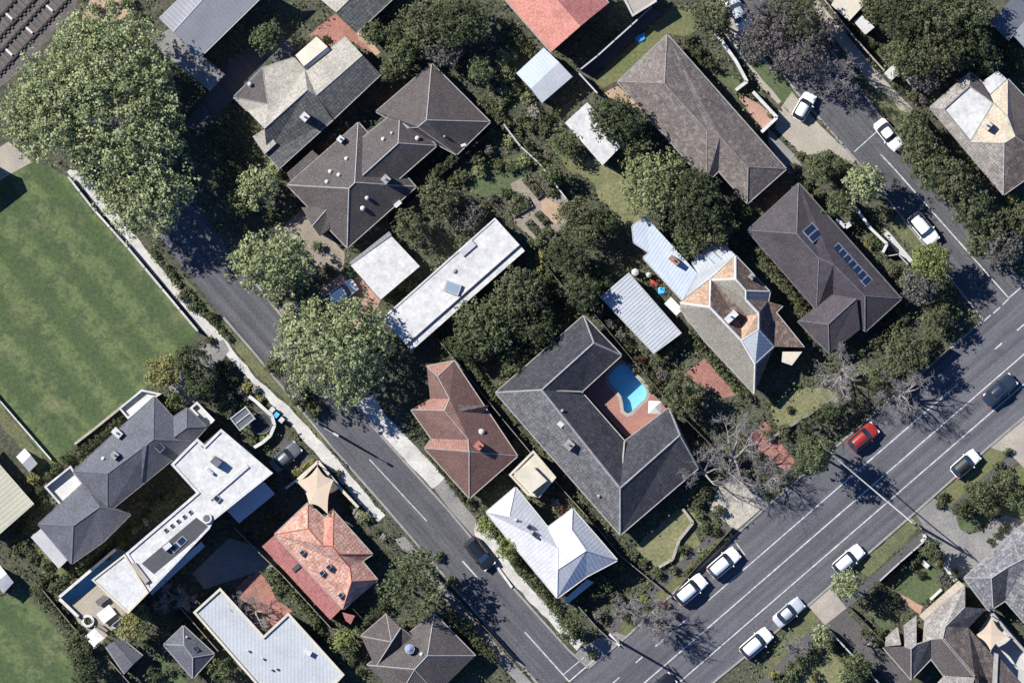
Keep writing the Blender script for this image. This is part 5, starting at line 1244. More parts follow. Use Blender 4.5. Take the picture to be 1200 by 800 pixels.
def umbrella(label, px, py, r, h=2.4, n=4, m='canvas', ang=0.6):
    org = W(px, py); t = thing('garden_umbrella', label, 'umbrella', org)
    v = [(0, 0, h)]+[(r*math.cos(ang+2*math.pi*i/n), r*math.sin(ang+2*math.pi*i/n), h-0.4) for i in range(n)]
    v += [(a, b, c-0.03) for a, b, c in v]; f = [(0, 1+i, 1+(i+1) % n) for i in range(n)]; f += [tuple(i+n+1 for i in g[::-1]) for g in f]
    f += [(1+i, n+2+i, n+2+(i+1) % n, 1+(i+1) % n) for i in range(n)]
    new('canopy', mesh('canopy', v, f, m), t); v, f = tube_data([(0, 0, 0), (0, 0, h-0.05)], 0.03, 8); new('pole', mesh('pole', v, f, 'trim_black'), t); v, f = cyl_data(0, 0, 0.0, 0.08, 0.3, 0.28); new('base', mesh('base', v, f, 'concrete'), t)
umbrella('cream square umbrella beside the swimming pool', 767, 477, 1.05, 2.4, 4, 'canvas', 0.75)
def table(label, px, py, lx, ly, ang, m='canvas', name='garden_table', h=0.75):
    org = W(px, py); t = thing(name, label, 'table', org, -R(ang))
    v, f = box_data(0, 0, h-0.06, h, lx, ly); new('table_top', mesh('table_top', v, f, m), t)
    for sx in (-1, 1):
        for sy in (-1, 1): v, f = box_data(sx*lx*0.42, sy*ly*0.4, 0, h-0.062, 0.07, 0.07); new('leg', mesh('leg', v, f, 'timber_grey'), t)
def bench(label, px, py, l, ang, m='timber_grey', name='bench'):
    org = W(px, py); t = thing(name, label, 'bench', org, -R(ang))
    v, f = box_data(0, 0, 0.4, 0.46, l, 0.5); new('seat', mesh('seat', v, f, m), t)
    v, f = box_data(0, 0.26, 0.5, 0.9, l, 0.06); new('backrest', mesh('backrest', v, f, m), t)
    for s in (-1, 1): v, f = box_data(s*l*0.42, 0, 0, 0.398, 0.08, 0.45); new('leg', mesh('leg', v, f, 'timber_dark'), t)
table('white rectangular table on the paved terrace below the white block', 125, 719, 1.9, 1.4, -38); table('low dark table under the terrace wall of the white block', 119, 703, 1.3, 0.7, -38, 'cap_dark')
bench('grey terrace bench between the white table and the umbrella sail', 120, 736, 1.3, 40); bench('white terrace bench right of the white table', 138, 730, 1.4, -40, 'white_dull')
bench('white garden bench on the lawn of the slate corner house', 1084, 661, 1.0, 40, 'white')
c = W(103, 727); t = thing('round_planter', 'round white planter ring on the paved terrace', 'planter', c)
n = 20; v = [(r_*math.cos(2*math.pi*i/n), r_*math.sin(2*math.pi*i/n), z_) for r_, z_ in ((0.75, 0), (0.75, 0.5), (0.45, 0.5), (0.45, 0.1)) for i in range(n)]
new('ring', mesh('ring', v, [(k*n+i, k*n+(i+1) % n, (k+1)*n+(i+1) % n, (k+1)*n+i) for k in range(3) for i in range(n)], 'white'), t)
new('plant', foliage('plant', [(0, 0, 0.4, 0.4, 0.4, 0.4)], 'leaf_dark', 5, 0.14, 0.15), t)
# trampoline and pergola frame in the front garden by the side street
c = W(306, 496); t = thing('trampoline', 'round black trampoline in the curved walled garden', 'trampoline', c)
v, f = cyl_data(0, 0, 0.78, 0.8, 1.15, 1.15, 24); new('mat', mesh('mat', v, f, 'trim_black'), t)
ring = [(1.25*math.cos(2*math.pi*i/24), 1.25*math.sin(2*math.pi*i/24), 0.82) for i in range(25)]; v, f = tube_data(ring, 0.09, 6, False); new('pad', mesh('pad', v, f, 'cap_dark'), t)
for i in range(6):
    a = i*math.pi/3; v, f = tube_data([(1.25*math.cos(a), 1.25*math.sin(a), 0), (1.25*math.cos(a), 1.25*math.sin(a), 0.8)], 0.03, 6); new('leg', mesh('leg', v, f, 'frame_alu'), t)
c = W(285, 490); t = thing('pergola', 'white framed pergola with dark cover in curved walled garden', 'pergola', c, R(38))
for k in range(3): v, f = box_data(0, (k-1)*0.85, 2.3, 2.42, 2.3, 0.14); new('beam', mesh('beam', v, f, 'greywhite'), t)
for k in (-1, 1): v, f = box_data(k*1.1, 0, 2.422, 2.52, 0.12, 1.95); new('rafter', mesh('rafter', v, f, 'greywhite'), t)
v, f = box_data(0, 0, 2.24, 2.28, 2.1, 1.8); new('cover', mesh('cover', v, f, 'tin_dark'), t)
for a in (-1, 1):
    for b in (-1, 1): v, f = box_data(a*1.1, b*0.85, 0, 2.238, 0.1, 0.1); new('post', mesh('post', v, f, 'greywhite'), t)
def bins(label, px, py, m, lid, ang):
    t = thing('wheelie_bin', label, 'bin', W(px, py), -R(ang)); v, f = box_data(0, 0, 0.08, 0.95, 0.5, 0.55); new('body', mesh('body', v, f, m), t)
    v, f = box_data(0, 0.02, 0.952, 1.02, 0.54, 0.62); new('lid', mesh('lid', v, f, lid), t)
    for s in (-1, 1): v, f = box_data(s*0.22, 0.25, 0, 0.2, 0.06, 0.2); new('wheel', mesh('wheel', v, f, 'tyre'), t)
bins('wheelie bin with pale lid outside the curved white wall', 319, 480, 'car_grey', 'white_dull', 40); bins('wheelie bin with blue lid outside the curved white wall', 324, 486, 'car_grey', 'plastic_blue', 40); bins('wheelie bin with white lid outside the curved white wall', 330, 492, 'car_grey', 'white', 40)
def cover(name, label, cat, px, py, lx, ly, m, h=0.5, ang=0):
    """a crumpled sheet or toy heap: low uneven mound"""
    t = thing(name, label, cat, W(px, py), -R(ang)); g = random.Random(int(px)); n = 7; v = []
    for j in range(n):
        for i in range(n):
            u, w = i/(n-1)*2-1, j/(n-1)*2-1; e = (1-u*u)*(1-w*w); v.append((u*lx/2*(1+g.uniform(-.08, .08)), w*ly/2*(1+g.uniform(-.08, .08)), 0.02+h*e**0.5*g.uniform(0.7, 1)))
    new('sheet', mesh('sheet', v, [(j*n+i, j*n+i+1, (j+1)*n+i+1, (j+1)*n+i) for j in range(n-1) for i in range(n-1)], m), t)
cover('crumpled_sheet', 'crumpled bright blue sheet on the lawn by the long brown house', 'sheet', 751, 45, 1.2, 0.9, 'plastic_blue', 0.4, -30)
cover('toy_heap', 'bright blue heap beside the grey corrugated shed', 'sheet', 776, 341, 0.9, 0.9, 'plastic_blue', 0.5)
cover('toy_heap', 'rust red heap between grey shed and weathered house', 'sheet', 768, 331, 1.1, 1.0, 'plastic_red', 0.5, 40)
for k, (x, y) in enumerate(((744, 319), (760, 322))):
    c = W(x, y); t = thing('water_tank', ['round pale tank at the end of the grey corrugated shed', 'smaller pale tank between grey shed and weathered house'][k], 'tank', c); v, f = cyl_data(0, 0, 0, 1.4, 0.42-0.12*k, 0.42-0.12*k, 16); new('body', mesh('body', v, f, 'white_dull'), t); v, f = cyl_data(0, 0, 1.402, 1.55, 0.4-0.12*k, 0.1, 16); new('lid', mesh('lid', v, f, 'white'), t)
t = thing('awning', 'white awning on the side of the weathered old house', 'awning', W(789, 359), -R(45)); v, f = box_data(0, 0, 2.5, 2.56, 2.0, 1.1); new('canopy', mesh('canopy', v, f, 'canvas'), t)
for s in (-1, 1): v, f = box_data(s*0.9, 0.4, 0, 2.498, 0.06, 0.06); new('post', mesh('post', v, f, 'greywhite'), t)
# raised beds in the kitchen garden
for k, (x, y, l, w_, a, lb) in enumerate(((624, 219, 3.0, 1.1, 50, 'timber raised bed planted green nearest the boundary fence'), (610, 242, 2.6, 1.4, -30, 'wide timber raised bed at the left of the gravel court'), (634, 255, 1.7, 0.9, 45, 'short timber raised bed below the sandy court'), (625, 268, 2.4, 0.9, 50, 'long timber raised bed beside the white house corner'))):
    t = thing('raised_bed', lb, 'planter', W(x, y), -R(a))
    for sx, sy, lx, ly in ((0, 1, l, 0.1), (0, -1, l, 0.1), (1, 0, 0.1, w_-0.21), (-1, 0, 0.1, w_-0.21)): v, f = box_data(sx*(l/2-0.05), sy*(w_/2-0.05), 0, 0.4, lx, ly); new('plank', mesh('plank', v, f, 'timber_grey'), t)
    v, f = box_data(0, 0, 0.02, 0.32, l-0.22, w_-0.22); new('soil_fill', mesh('soil_fill', v, f, 'mulch'), t)
    new('foliage', foliage('foliage', [(-l*0.3+l*0.3*i, 0, 0.5, l*0.19, w_*0.42, 0.35) for i in range(3)], ('leaf_olive', 'leaf_mid', 'leaf_olive', 'leaf_mid')[k], 60+k, 0.16, 0.22), t)

# poles, cable
def pole(label, px, py, h, arm=None, lamp=None):
    t = thing('power_pole', label, 'pole', W(px, py)); v, f = tube_data([(0, 0, -0.1), (0, 0, h)], [0.17, 0.12], 10); new('shaft', mesh('shaft', v, f, 'timber_grey'), t)
    if arm is not None:
        for k, zz in enumerate((h-0.4, h-1.3)): v, f = box_data(0, 0.14, zz, zz+0.12, 2.2-0.6*k, 0.11, -R(arm)); ar = new('crossarm', mesh('crossarm', v, f, 'timber_grey'), t)
        for s in (-0.95, -0.4, 0.4, 0.95):
            c, d = math.cos(-R(arm)), math.sin(-R(arm)); v, f = cyl_data(s*c-0.14*d, s*d+0.14*c, h-0.279, h-0.12, 0.05, 0.04, 8); new('insulator', mesh('insulator', v, f, 'white_dull'), t)
    if lamp is not None:
        c, d = math.cos(-R(lamp)), math.sin(-R(lamp)); v, f = tube_data([(0, 0, h-1.0), (1.2*c, 1.2*d, h-0.7), (2.2*c, 2.2*d, h-0.65)], 0.05, 8); new('lamp_arm', mesh('lamp_arm', v, f, 'frame_alu'), t); v, f = box_data(2.5*c, 2.5*d, h-0.72, h-0.6, 0.7, 0.28, -R(lamp)); new('lamp_head', mesh('lamp_head', v, f, 'greywhite'), t)
pole('timber power pole beside the side street footpath', 373, 496, 7.2, None, 30)
pole('timber power pole with crossarms at the street corner', 724, 750, 7.8, 50)
pole('timber power pole on the verge across the main road', 1069, 612, 7.6, 45)
pole('power pole among the leaves beside the hedge above main road', 965, 524, 7.6, 45)
A, B = W(965, 524, 7.3), W(1069, 612, 7.4); t = thing('overhead_cable', 'pale cable bundle strung across the main road between two poles', 'cable', W(965, 524))
pth = [A.lerp(B, k/12)-Vector((0, 0, 0.9*4*(k/12)*(1-k/12))) for k in range(13)]; v, f = tube_data(pth, 0.075, 6); new('cable', mesh('cable', rel(v, W(965, 524)), f, 'concrete_pale'), t)

# ================================================================ FENCES AND WALLS
fence('low white rail fence along the long side of playing field', [(80, 207), (108, 243), (150, 290), (190, 338), (232, 388)], 1.1, 'concrete', 'rail_fence', 0.16, 3.0, 'concrete_pale', 'concrete_grey', 0.16)
fence('white boundary fence at the left corner of the playing field', [(-20, 445), (0, 469), (60, 538)], 1.1, 'white_dull', 'rail_fence', 0.14, 3.0, None, 'white_dull')
wallrun('pale wall between playing field and grey slate house', [(88, 520), (110, 503), (141, 478)], 1.6, 'concrete', 0.2)
wallrun('white wall beside the lap pool', [(70, 699), (136, 643)], 1.5, 'white', 0.25); wallrun('white end wall of the lap pool', [(70, 701), (92, 722)], 1.0, 'white', 0.3)
fence('timber fence between lower field and white block garden', [(50, 690), (98, 748)], 1.8, 'timber'); fence('grey fence from lower field corner to small grey shed', [(128, 772), (158, 806)], 1.8, 'timber_grey')
wallrun('curved white garden wall round the trampoline garden', [(292, 464), (300, 470), (311, 480), (319, 487), (322, 498), (317, 510), (308, 518), (298, 524)], 1.1, 'white_dull', 0.3)
wallrun('cream front wall round the peach shade sail garden', [(348, 566), (373, 540), (402, 575), (420, 594)], 1.7, 'cream', 0.25)
wallrun('cream side wall behind the peach shade sail', [(372, 541), (348, 562), (335, 572)], 1.5, 'cream', 0.2)
fence('long grey fence between white block and orange tiled house', [(280, 612), (322, 578)], 2.2, 'render_wall', th=0.12); fence('grey fence between white block yard and orange tiled house', [(275, 618), (305, 648), (330, 672), (388, 735), (412, 742)], 1.8)
fence('grey paling fence beside the silver corrugated roof', [(212, 712), (230, 732), (256, 762)], 1.8)
fence('front fence along the dark tree by side street', [(458, 638), (480, 648), (500, 664), (575, 742), (600, 770)], 1.6, 'timber_dark')
fence('long boundary fence between slate house and its red brown neighbour', [(512, 396), (545, 436), (590, 492), (640, 552), (700, 618), (726, 650), (778, 692)], 1.7, 'timber_grey')
fence('boundary fence from old house shed to driveway behind slate house', [(632, 302), (660, 336), (700, 372), (740, 420), (790, 478), (832, 520), (880, 576)], 1.8, 'timber_dark')
fence('grey fence along the kitchen garden', [(590, 146), (610, 172), (632, 192), (664, 234), (672, 248)], 1.8, 'timber_grey', cap='greywhite')
fence('dark fence between brown tiled house and white carport garden', [(588, 142), (540, 184), (490, 228), (458, 262)], 1.7, 'timber_dark')
fence('pale fence behind the pale blue shed', [(678, 86), (700, 110)], 1.8, 'concrete_pale', cap='concrete_pale'); fence('long dark fence between red roofed house and long brown house lawn', [(680, 82), (700, 66), (740, 30), (764, 8)], 2.0, 'timber_grey', cap='greywhite')
wallrun('white front wall stepping round the long brown house garden', [(826, 24), (845, 48), (862, 72), (875, 96), (862, 106)], 1.5, 'white', 0.3); wallrun('white courtyard wall beside long brown tiled house', [(882, 108), (910, 138), (892, 155)], 1.6, 'white', 0.3)
wallrun('white front wall of the solar panel house', [(994, 232), (1020, 268), (1039, 286), (1034, 296)], 1.4, 'white_dull', 0.25); wallrun('white stub wall beside the solar panel house', [(979, 258), (990, 266), (996, 262)], 1.6, 'white', 0.5)
fence('low picket fence at the entry of the solar panel house', [(1040, 300), (1052, 298), (1064, 310)], 1.0, 'white_dull')
fence('pale fence along the path of the court road', [(962, -4), (1000, 44), (1036, 84)], 1.9, 'timber_dark', cap='concrete'); fence('dark fence below the cream and brown house', [(1070, 128), (1110, 176), (1150, 225)], 1.8, 'timber_dark')
fence('front fence along the main road above the hedge', [(1112, 408), (1060, 452), (1048, 462)], 1.5, 'timber'); wallrun('low wall under the hedge beside main road', [(905, 512), (960, 478), (1000, 470)], 0.5, 'concrete_grey', 0.2)
fence('dark front fence of the slate house facing main road', [(786, 700), (812, 668), (838, 640), (858, 618)], 1.1, 'timber_dark', 'paling_fence'); wallrun('low curved garden wall on the slate house front lawn', [(800, 596), (812, 612), (796, 632), (788, 655), (772, 664)], 0.5, 'concrete', 0.25)
fence('grey fence from slate house corner to street corner', [(676, 708), (700, 735), (712, 746)], 1.6, 'concrete_grey'); wallrun('low white kerb wall outside the white metal roofed house', [(560, 632), (600, 688)], 0.25, 'white_dull', 0.2)
fence('dark front fence along the corner lawn across the main road', [(1030, 680), (1054, 658), (1084, 632)], 1.8, 'timber_dark', cap='greywhite', name='paling_fence'); fence('dark fence beside the long driveway across main road', [(994, 710), (1012, 728), (1040, 756)], 1.5, 'timber_dark')
fence('fence between the long driveway and dry lawn', [(968, 734), (990, 758), (1030, 800)], 1.6, 'timber_dark', cap='greywhite'); wallrun('pale boundary wall between slate and umber roofs', [(1158, 713), (1180, 740), (1205, 768)], 2.2, 'cap_pale', 0.25)
wallrun('white gatepost wall beside the corner lawn', [(1079, 634), (1084, 630), (1082, 626)], 1.5, 'white', 0.3); wallrun('short pale garden wall below the corner lawn', [(1090, 702), (1103, 690)], 0.5, 'white_dull', 0.25)
fence('fence along the path behind pale cement roofed house', [(262, 92), (232, 118), (215, 136)], 1.8, 'timber_dark'); wallrun('white wall end beside the corner of white metal roof house', [(714, 742), (726, 756)], 0.6, 'white', 0.2)

# ================================================================ VEHICLES
U = (0.756, -0.654)
car(942, 125, 0.5, -0.87, 'hatch', 'car_white', 'white hatchback parked across the driveway beside court road', scale=0.95)
car(1041, 158, 0.62, 0.78, 'sedan', 'car_white', 'white car half hidden under trees on court road', scale=0.95)
car(1082, 268, 0.64, 0.77, 'suv', 'car_white', 'white car parked on the verge near solar panel house')
car(1171, 457, *U, 'sedan', 'car_navy', 'dark sedan in the middle lanes of the main road at right', scale=1.05)
car(1011, 512, *U, 'hatch', 'car_red', 'red car parked beside the shaded hedge on main road', scale=1.05)
car(1131, 543, *U, 'hatch', 'car_white', 'white car with dark roof parked on far side of main road', roofm='trim_black')
car(848, 659, *U, 'suv', 'car_white', 'white car parked in the marked bay outside slate house')
car(809, 690, *U, 'suv', 'car_white', 'white car parked outside slate house corner nearest the street corner')
car(994, 655, *U, 'wagon', 'car_white', 'white wagon parked beside the round olive tree', scale=0.95)
car(924, 717, *U, 'sedan', 'car_silver', 'silver car parked beside the cream driveway crossing', scale=0.95)
car(886, 753, *U, 'suv', 'car_white', 'white van like car parked nearest the bottom edge')
car(773, 806, *U, 'sedan', 'car_black', 'black car cut off at the bottom edge on main road')
car(562, 648, 0.62, 0.78, 'suv', 'car_black', 'black car parked on the side street by the white house')
car(335, 535, 0.75, -0.66, 'sedan', 'car_grey', 'dark grey car in the shaded driveway beside the white block', scale=0.95)
car(401, 343, 0.82, -0.57, 'suv', 'car_white', 'white car in the driveway between leafy tree and carport', scale=0.92)
car(866, 18, 0.5, 0.87, 'sedan', 'car_silver', 'silver car in tree shade at the top edge of court road')

# ================================================================ TREES
tree(70, 132, 72, 15.5, 'leaf_plane', '', label='huge light green tree nearest the left edge beside railway', blobs=[(70, 130, 42, 1.5), (34, 128, 34, 0), (22, 142, 24, -1), (52, 100, 36, 1), (96, 112, 36, 1.6), (60, 160, 34, 0.5), (94, 150, 38, 1), (40, 158, 24, -1), (76, 84, 24, 0)], leaf=0.28, rc=0.55, dens=0.8)
tree(125, 78, 66, 15, 'leaf_plane', '', label='huge light green tree nearest the grey metal roof', blobs=[(125, 76, 42, 1.5), (86, 66, 32, 0), (98, 44, 30, 0), (130, 40, 32, 0.5), (160, 52, 30, 0.2), (172, 84, 32, 0), (150, 104, 36, 1), (110, 100, 34, 1)], leaf=0.28, rc=0.55, dens=0.8)
tree(148, 160, 60, 14.5, 'leaf_plane', '', label='huge light green tree at the centre of the large clump', blobs=[(148, 158, 40, 1.5), (184, 128, 30, 0), (192, 165, 26, -0.5), (120, 186, 34, 0.3), (110, 160, 30, 0.6), (160, 192, 34, 0.5), (180, 106, 24, 0)], leaf=0.28, rc=0.55, dens=0.8)
tree(180, 226, 50, 13, 'leaf_plane', '', label='light green tree overhanging the playing field fence', blobs=[(180, 222, 34, 1), (146, 214, 28, 0), (152, 244, 26, 0), (186, 252, 24, -0.2), (208, 216, 24, -0.5), (160, 262, 18, -1), (128, 230, 22, -0.5)], leaf=0.28, rc=0.55, dens=0.8)
tree(318, 309, 48, 9.5, 'leaf_plane', '', label='light green tree above the side street beside the brown house porch', blobs=[(318, 308, 32, 1), (296, 296, 24, 0), (292, 316, 22, -0.4), (318, 332, 20, -0.4), (344, 310, 22, 0), (336, 290, 22, 0.1), (352, 328, 14, -0.8)], leaf=0.27, rc=0.5, dens=0.8)
tree(396, 410, 70, 9.8, 'leaf_plane', '', label='large light green tree overhanging the side street beside carport', blobs=[(400, 405, 42, 1.5), (362, 392, 28, 0), (345, 368, 18, -0.8), (342, 416, 22, -0.5), (362, 436, 28, 0), (400, 446, 28, 0), (408, 466, 16, -1), (428, 434, 23, 0), (434, 402, 24, 0), (410, 372, 26, 0.3), (376, 366, 20, -0.2), (438, 374, 16, -0.6), (338, 396, 18, -0.8)], leaf=0.27, rc=0.5, dens=0.8)
tree(766, 216, 44, 7.5, 'leaf_pale', '', label='pale green tree above the tin roofed rear wing', blobs=[(764, 212, 30, 0.6), (748, 196, 18, 0), (744, 222, 18, -0.3), (780, 198, 22, 0), (790, 222, 22, 0), (770, 236, 20, -0.3), (748, 240, 14, -0.8)], leaf=0.24, rc=0.34)
tree(814, 232, 38, 7.5, 'leaf_dark', 'below the long brown tiled house'); tree(836, 262, 30, 6, 'leaf_olive', 'below the long brown tiled house'); tree(812, 275, 26, 5, 'leaf_mid', 'right of the tin rear wing')
tree(722, 140, 33, 7.5, 'leaf_dark', 'overhanging the white flat shed', leaf=0.26); tree(745, 168, 20, 5, 'leaf_mid', 'overhanging the white flat shed')
tree(835, 20, 27, 8, 'leaf_olive', 'at the top edge beside court road'); tree(662, 168, 18, 4, 'leaf_mid', 'left of the white flat shed')
tree(500, 28, 32, 6.5, 'leaf_olive', 'at the top edge above brown tiled house', leaf=0.25); tree(540, 28, 34, 8, 'leaf_dark', 'at the top edge above brown tiled house', leaf=0.25); tree(520, 56, 26, 6, 'leaf_grey', 'above the brown tiled house', leaf=0.25)
tree(472, 62, 22, 5.5, 'leaf_mid', 'above the brown tiled house'); tree(458, 84, 16, 4, 'leaf_olive', 'above the brown tiled house'); tree(563, 83, 18, 5, 'leaf_mid', 'right of the brown tiled house'); tree(437, 38, 16, 4, 'leaf_mid', 'beside the brick courtyard'); tree(466, 42, 18, 4.5, 'leaf_dark', 'beside the dry lawn')
tree(311, 43, 22, 5, 'leaf_mid', 'in the shaded yard below grey metal roof'); tree(300, 218, 26, 6, 'leaf_plane', 'left of the brown tiled house', leaf=0.26); tree(278, 240, 16, 4, 'leaf_mid', 'left of the brown tiled house')
tree(515, 232, 28, 5, 'leaf_olive', 'behind the long white house', leaf=0.24); tree(482, 264, 22, 5, 'leaf_olive', 'beside the white carport', leaf=0.24); tree(548, 252, 22, 3.5, 'leaf_grey', 'behind the long white house', leaf=0.22)
tree(674, 252, 24, 5.5, 'leaf_olive', 'beside the kitchen garden'); tree(664, 296, 26, 6.5, 'leaf_dark', 'beside the kitchen garden'); tree(690, 272, 22, 6, 'leaf_olive', 'beside the kitchen garden'); tree(708, 262, 20, 5, 'leaf_dark', 'beside the kitchen garden'); tree(648, 205, 14, 4, 'leaf_mid', 'beside the kitchen garden'); tree(682, 340, 24, 6, 'leaf_dark', 'left of the grey corrugated shed')
tree(606, 345, 34, 7, 'leaf_olive', 'behind the dark slate house', leaf=0.28); tree(566, 382, 36, 7, 'leaf_mid', 'behind the dark slate house', leaf=0.28); tree(630, 384, 26, 5, 'leaf_dark', 'behind the dark slate house'); tree(548, 408, 22, 5, 'leaf_dark', 'behind the dark slate house'); tree(598, 425, 18, 3.5, 'leaf_mid', 'behind the dark slate house')
tree(802, 463, 27, 5.5, 'leaf_olive', 'round and dense right of the swimming pool', leaf=0.24)
tree(956, 530, 25, 9, 'leaf_mid', 'beside the power pole above main road')
tree(1013, 214, 27, 7.5, 'leaf_plane', 'above the solar panel house', leaf=0.26); tree(984, 240, 18, 5, 'leaf_mid', 'above the solar panel house'); tree(962, 196, 20, 5, 'leaf_mid', 'above the solar panel house')
for q in ((1068, 150, 22, 6, 'leaf_mid'), (1078, 172, 26, 7, 'leaf_olive'), (1094, 198, 28, 7, 'leaf_mid'), (1118, 212, 28, 7.5, 'leaf_olive'), (1142, 246, 28, 7, 'leaf_mid'), (1168, 262, 24, 6, 'leaf_olive'), (1150, 286, 22, 5, 'leaf_mid'), (1178, 292, 26, 6, 'leaf_grey'), (1194, 262, 22, 5, 'leaf_olive')): tree(*q[:5], 'in the row along the right side of court road')
tree(1090, 308, 26, 7, 'leaf_lime', 'beside the solar panel house', leaf=0.25); tree(1076, 336, 24, 5.5, 'leaf_grey', 'below the solar panel house'); tree(1098, 372, 20, 5, 'leaf_olive', 'at the corner of court road'); tree(1062, 412, 30, 6.5, 'leaf_olive', 'above the main road right of dry lawn', leaf=0.24); tree(1030, 445, 18, 4.5, 'leaf_mid', 'above the main road right of dry lawn')
for q in ((1060, 18, 36, 8, 'leaf_dark'), (1098, 20, 38, 8.5, 'leaf_olive'), (1132, 16, 32, 8, 'leaf_mid'), (1070, 62, 32, 7, 'leaf_mid'), (1104, 58, 32, 7.5, 'leaf_olive'), (1140, 52, 26, 6.5, 'leaf_dark'), (1028, 6, 24, 6, 'leaf_olive'), (1086, 92, 18, 5, 'leaf_grey'), (1160, 70, 16, 5, 'leaf_dark')): tree(*q[:5], 'in the clump above the cream and brown house')
for q in ((905, 30, 40, 9, 'leaf_mauve'), (935, 62, 38, 9, 'leaf_mauve'), (885, 52, 26, 7, 'leaf_grey'), (930, 18, 36, 9, 'leaf_olive'), (955, 40, 26, 7, 'leaf_mauve')): tree(*q[:5], 'over the upper end of court road', dens=0.45, leaf=0.2, rc=0.35)
tree(191, 438, 23, 5, 'leaf_yellow', 'between the playing field and grey slate house', leaf=0.24); tree(224, 422, 24, 6, 'leaf_dark', 'right of the yellow green tree'); tree(234, 448, 22, 5.5, 'leaf_dark', 'right of the yellow green tree'); tree(205, 468, 12, 4, 'leaf_mid', 'right of the grey slate balcony')
tree(470, 688, 30, 10, 'leaf_mid', 'right of the orange tiled house', leaf=0.27, blobs=[(468, 684, 20, 0.5), (478, 660, 14, 0), (456, 696, 14, -0.4), (470, 704, 12, -0.6), (482, 676, 14, 0)])
tree(500, 690, 28, 10, 'leaf_mid', 'between orange and brown grey houses', leaf=0.27, blobs=[(498, 670, 18, 0.4), (506, 690, 16, 0), (496, 710, 14, -0.3), (492, 652, 14, 0)])
tree(403, 749, 16, 4, 'leaf_lime', 'beside the silver corrugated building', leaf=0.22); tree(259, 785, 17, 4, 'leaf_mid', 'left of the silver corrugated roof'); tree(157, 735, 20, 6, 'leaf_yellow', 'beside the paved terrace', leaf=0.24); tree(166, 716, 12, 5, 'leaf_mid', 'beside the paved terrace'); tree(98, 782, 22, 5.5, 'leaf_dark', 'at the corner of the lower field'); tree(88, 756, 16, 4, 'leaf_mid', 'at the corner of the lower field')
tree(574, 615, 16, 4, 'leaf_lime', 'beside the white metal roofed house', leaf=0.22); tree(596, 640, 18, 4, 'leaf_lime', 'beside the white metal roofed house', leaf=0.22); tree(668, 738, 18, 4.5, 'leaf_mid', 'below the white metal roofed house')
tree(993, 686, 19, 6.5, 'leaf_plane', 'with a round crown beside the cream driveway', leaf=0.22); tree(1092, 645, 15, 5, 'leaf_mid', 'beside the corner lawn'); tree(962, 745, 14, 3.5, 'leaf_plane', 'beside the long driveway', leaf=0.2); tree(1004, 782, 20, 4, 'leaf_mid', 'beside the long driveway', leaf=0.22)
for q in ((1150, 578, 18, 4, 'leaf_mid'), (1176, 566, 18, 4, 'leaf_olive'), (1192, 585, 16, 3.5, 'leaf_mid'), (1128, 596, 12, 3, 'leaf_dark'), (1162, 594, 14, 3, 'leaf_olive')): tree(*q[:5], 'in the garden at the right edge below main road', leaf=0.22)
bare_tree(862, 502, 60, 8, 'bare branching tree over the slate house driveway', (858, 540), 3, dens=1.0); bare_tree(820, 530, 40, 6.5, 'bare tree over the dark slate roof end', (826, 556), 4, dens=0.9); bare_tree(900, 548, 36, 6, 'bare tree in front of the brick path beside main road', (905, 560), 5, dens=0.9)
bare_tree(978, 434, 48, 7, 'bare pale tree in front of the weathered old house', (985, 440), 6, 'bark_pale', dens=1.3); bare_tree(1082, 452, 46, 7.5, 'bare street tree on the verge above main road', (1052, 462), 8, dens=1.1); bare_tree(1030, 478, 26, 6, 'small bare street tree beside the hedge shadow', (1040, 466), 9)
bare_tree(772, 726, 32, 6, 'bare street tree beside the parked cars at the corner', (768, 722), 10, dens=1.1); bare_tree(790, 746, 30, 6.5, 'bare street tree leaning over the parking lane', (772, 728), 12); bare_tree(732, 705, 24, 4, 'small bare tree behind the street corner verge', (735, 712), 11)
bare_tree(296, 700, 34, 4, 'bare shrubby tree over the red brick courtyard', (300, 716), 13, dens=1.2); bare_tree(206, 690, 30, 4.5, 'bare tree in the shaded yard below white block', (205, 700), 14, dens=1.2); bare_tree(1016, 755, 14, 3, 'bare small tree beside the long driveway', None, 15); bare_tree(930, 760, 20, 3.5, 'bare small tree on the verge near the bottom edge', (932, 762), 16)
bare_tree(965, 90, 46, 8, 'bare spreading tree over the court road asphalt', (985, 80), 17, dens=1.3); bare_tree(348, 455, 26, 6, 'bare twiggy tree on the side street verge', (344, 450), 18, dens=1.2)

# ================================================================ SHRUBS, HEDGES, GROUND COVER
hedge('dark clipped hedge between lawn and main road', [(938, 500), (962, 486), (990, 472), (1006, 464)], 18, 3.8, 'leaf_dark'); hedge('green hedge above the brick path beside grey shed', [(766, 424), (784, 412), (802, 396)], 13, 1.8, 'leaf_mid'); hedge('narrow green hedge between grey shed and brick path', [(808, 392), (832, 420), (860, 452), (880, 470)], 9, 1.3, 'leaf_mid')
hedge('dark hedge along the street side of white metal house', [(600, 650), (622, 678), (644, 704), (676, 742)], 13, 1.8, 'leaf_mid'); hedge('dark hedge under the street side of red brown house', [(484, 492), (500, 512), (516, 548), (545, 585)], 10, 1.5, 'leaf_dark'); hedge('dark hedge behind weathered old house', [(836, 276), (858, 262), (880, 246)], 14, 2.6, 'leaf_dark')
hedge('leafy hedge between old house and solar panel house', [(888, 290), (906, 318), (926, 342), (944, 372)], 13, 2.0, 'leaf_olive'); hedge('low hedge along playing field edge by grey slate house', [(72, 540), (92, 528), (120, 508), (140, 490)], 11, 1.4, 'leaf_dark'); hedge('hedge strip under the wall of corner lawn', [(1040, 676), (1060, 660), (1080, 646)], 8, 1.2, 'leaf_dark')
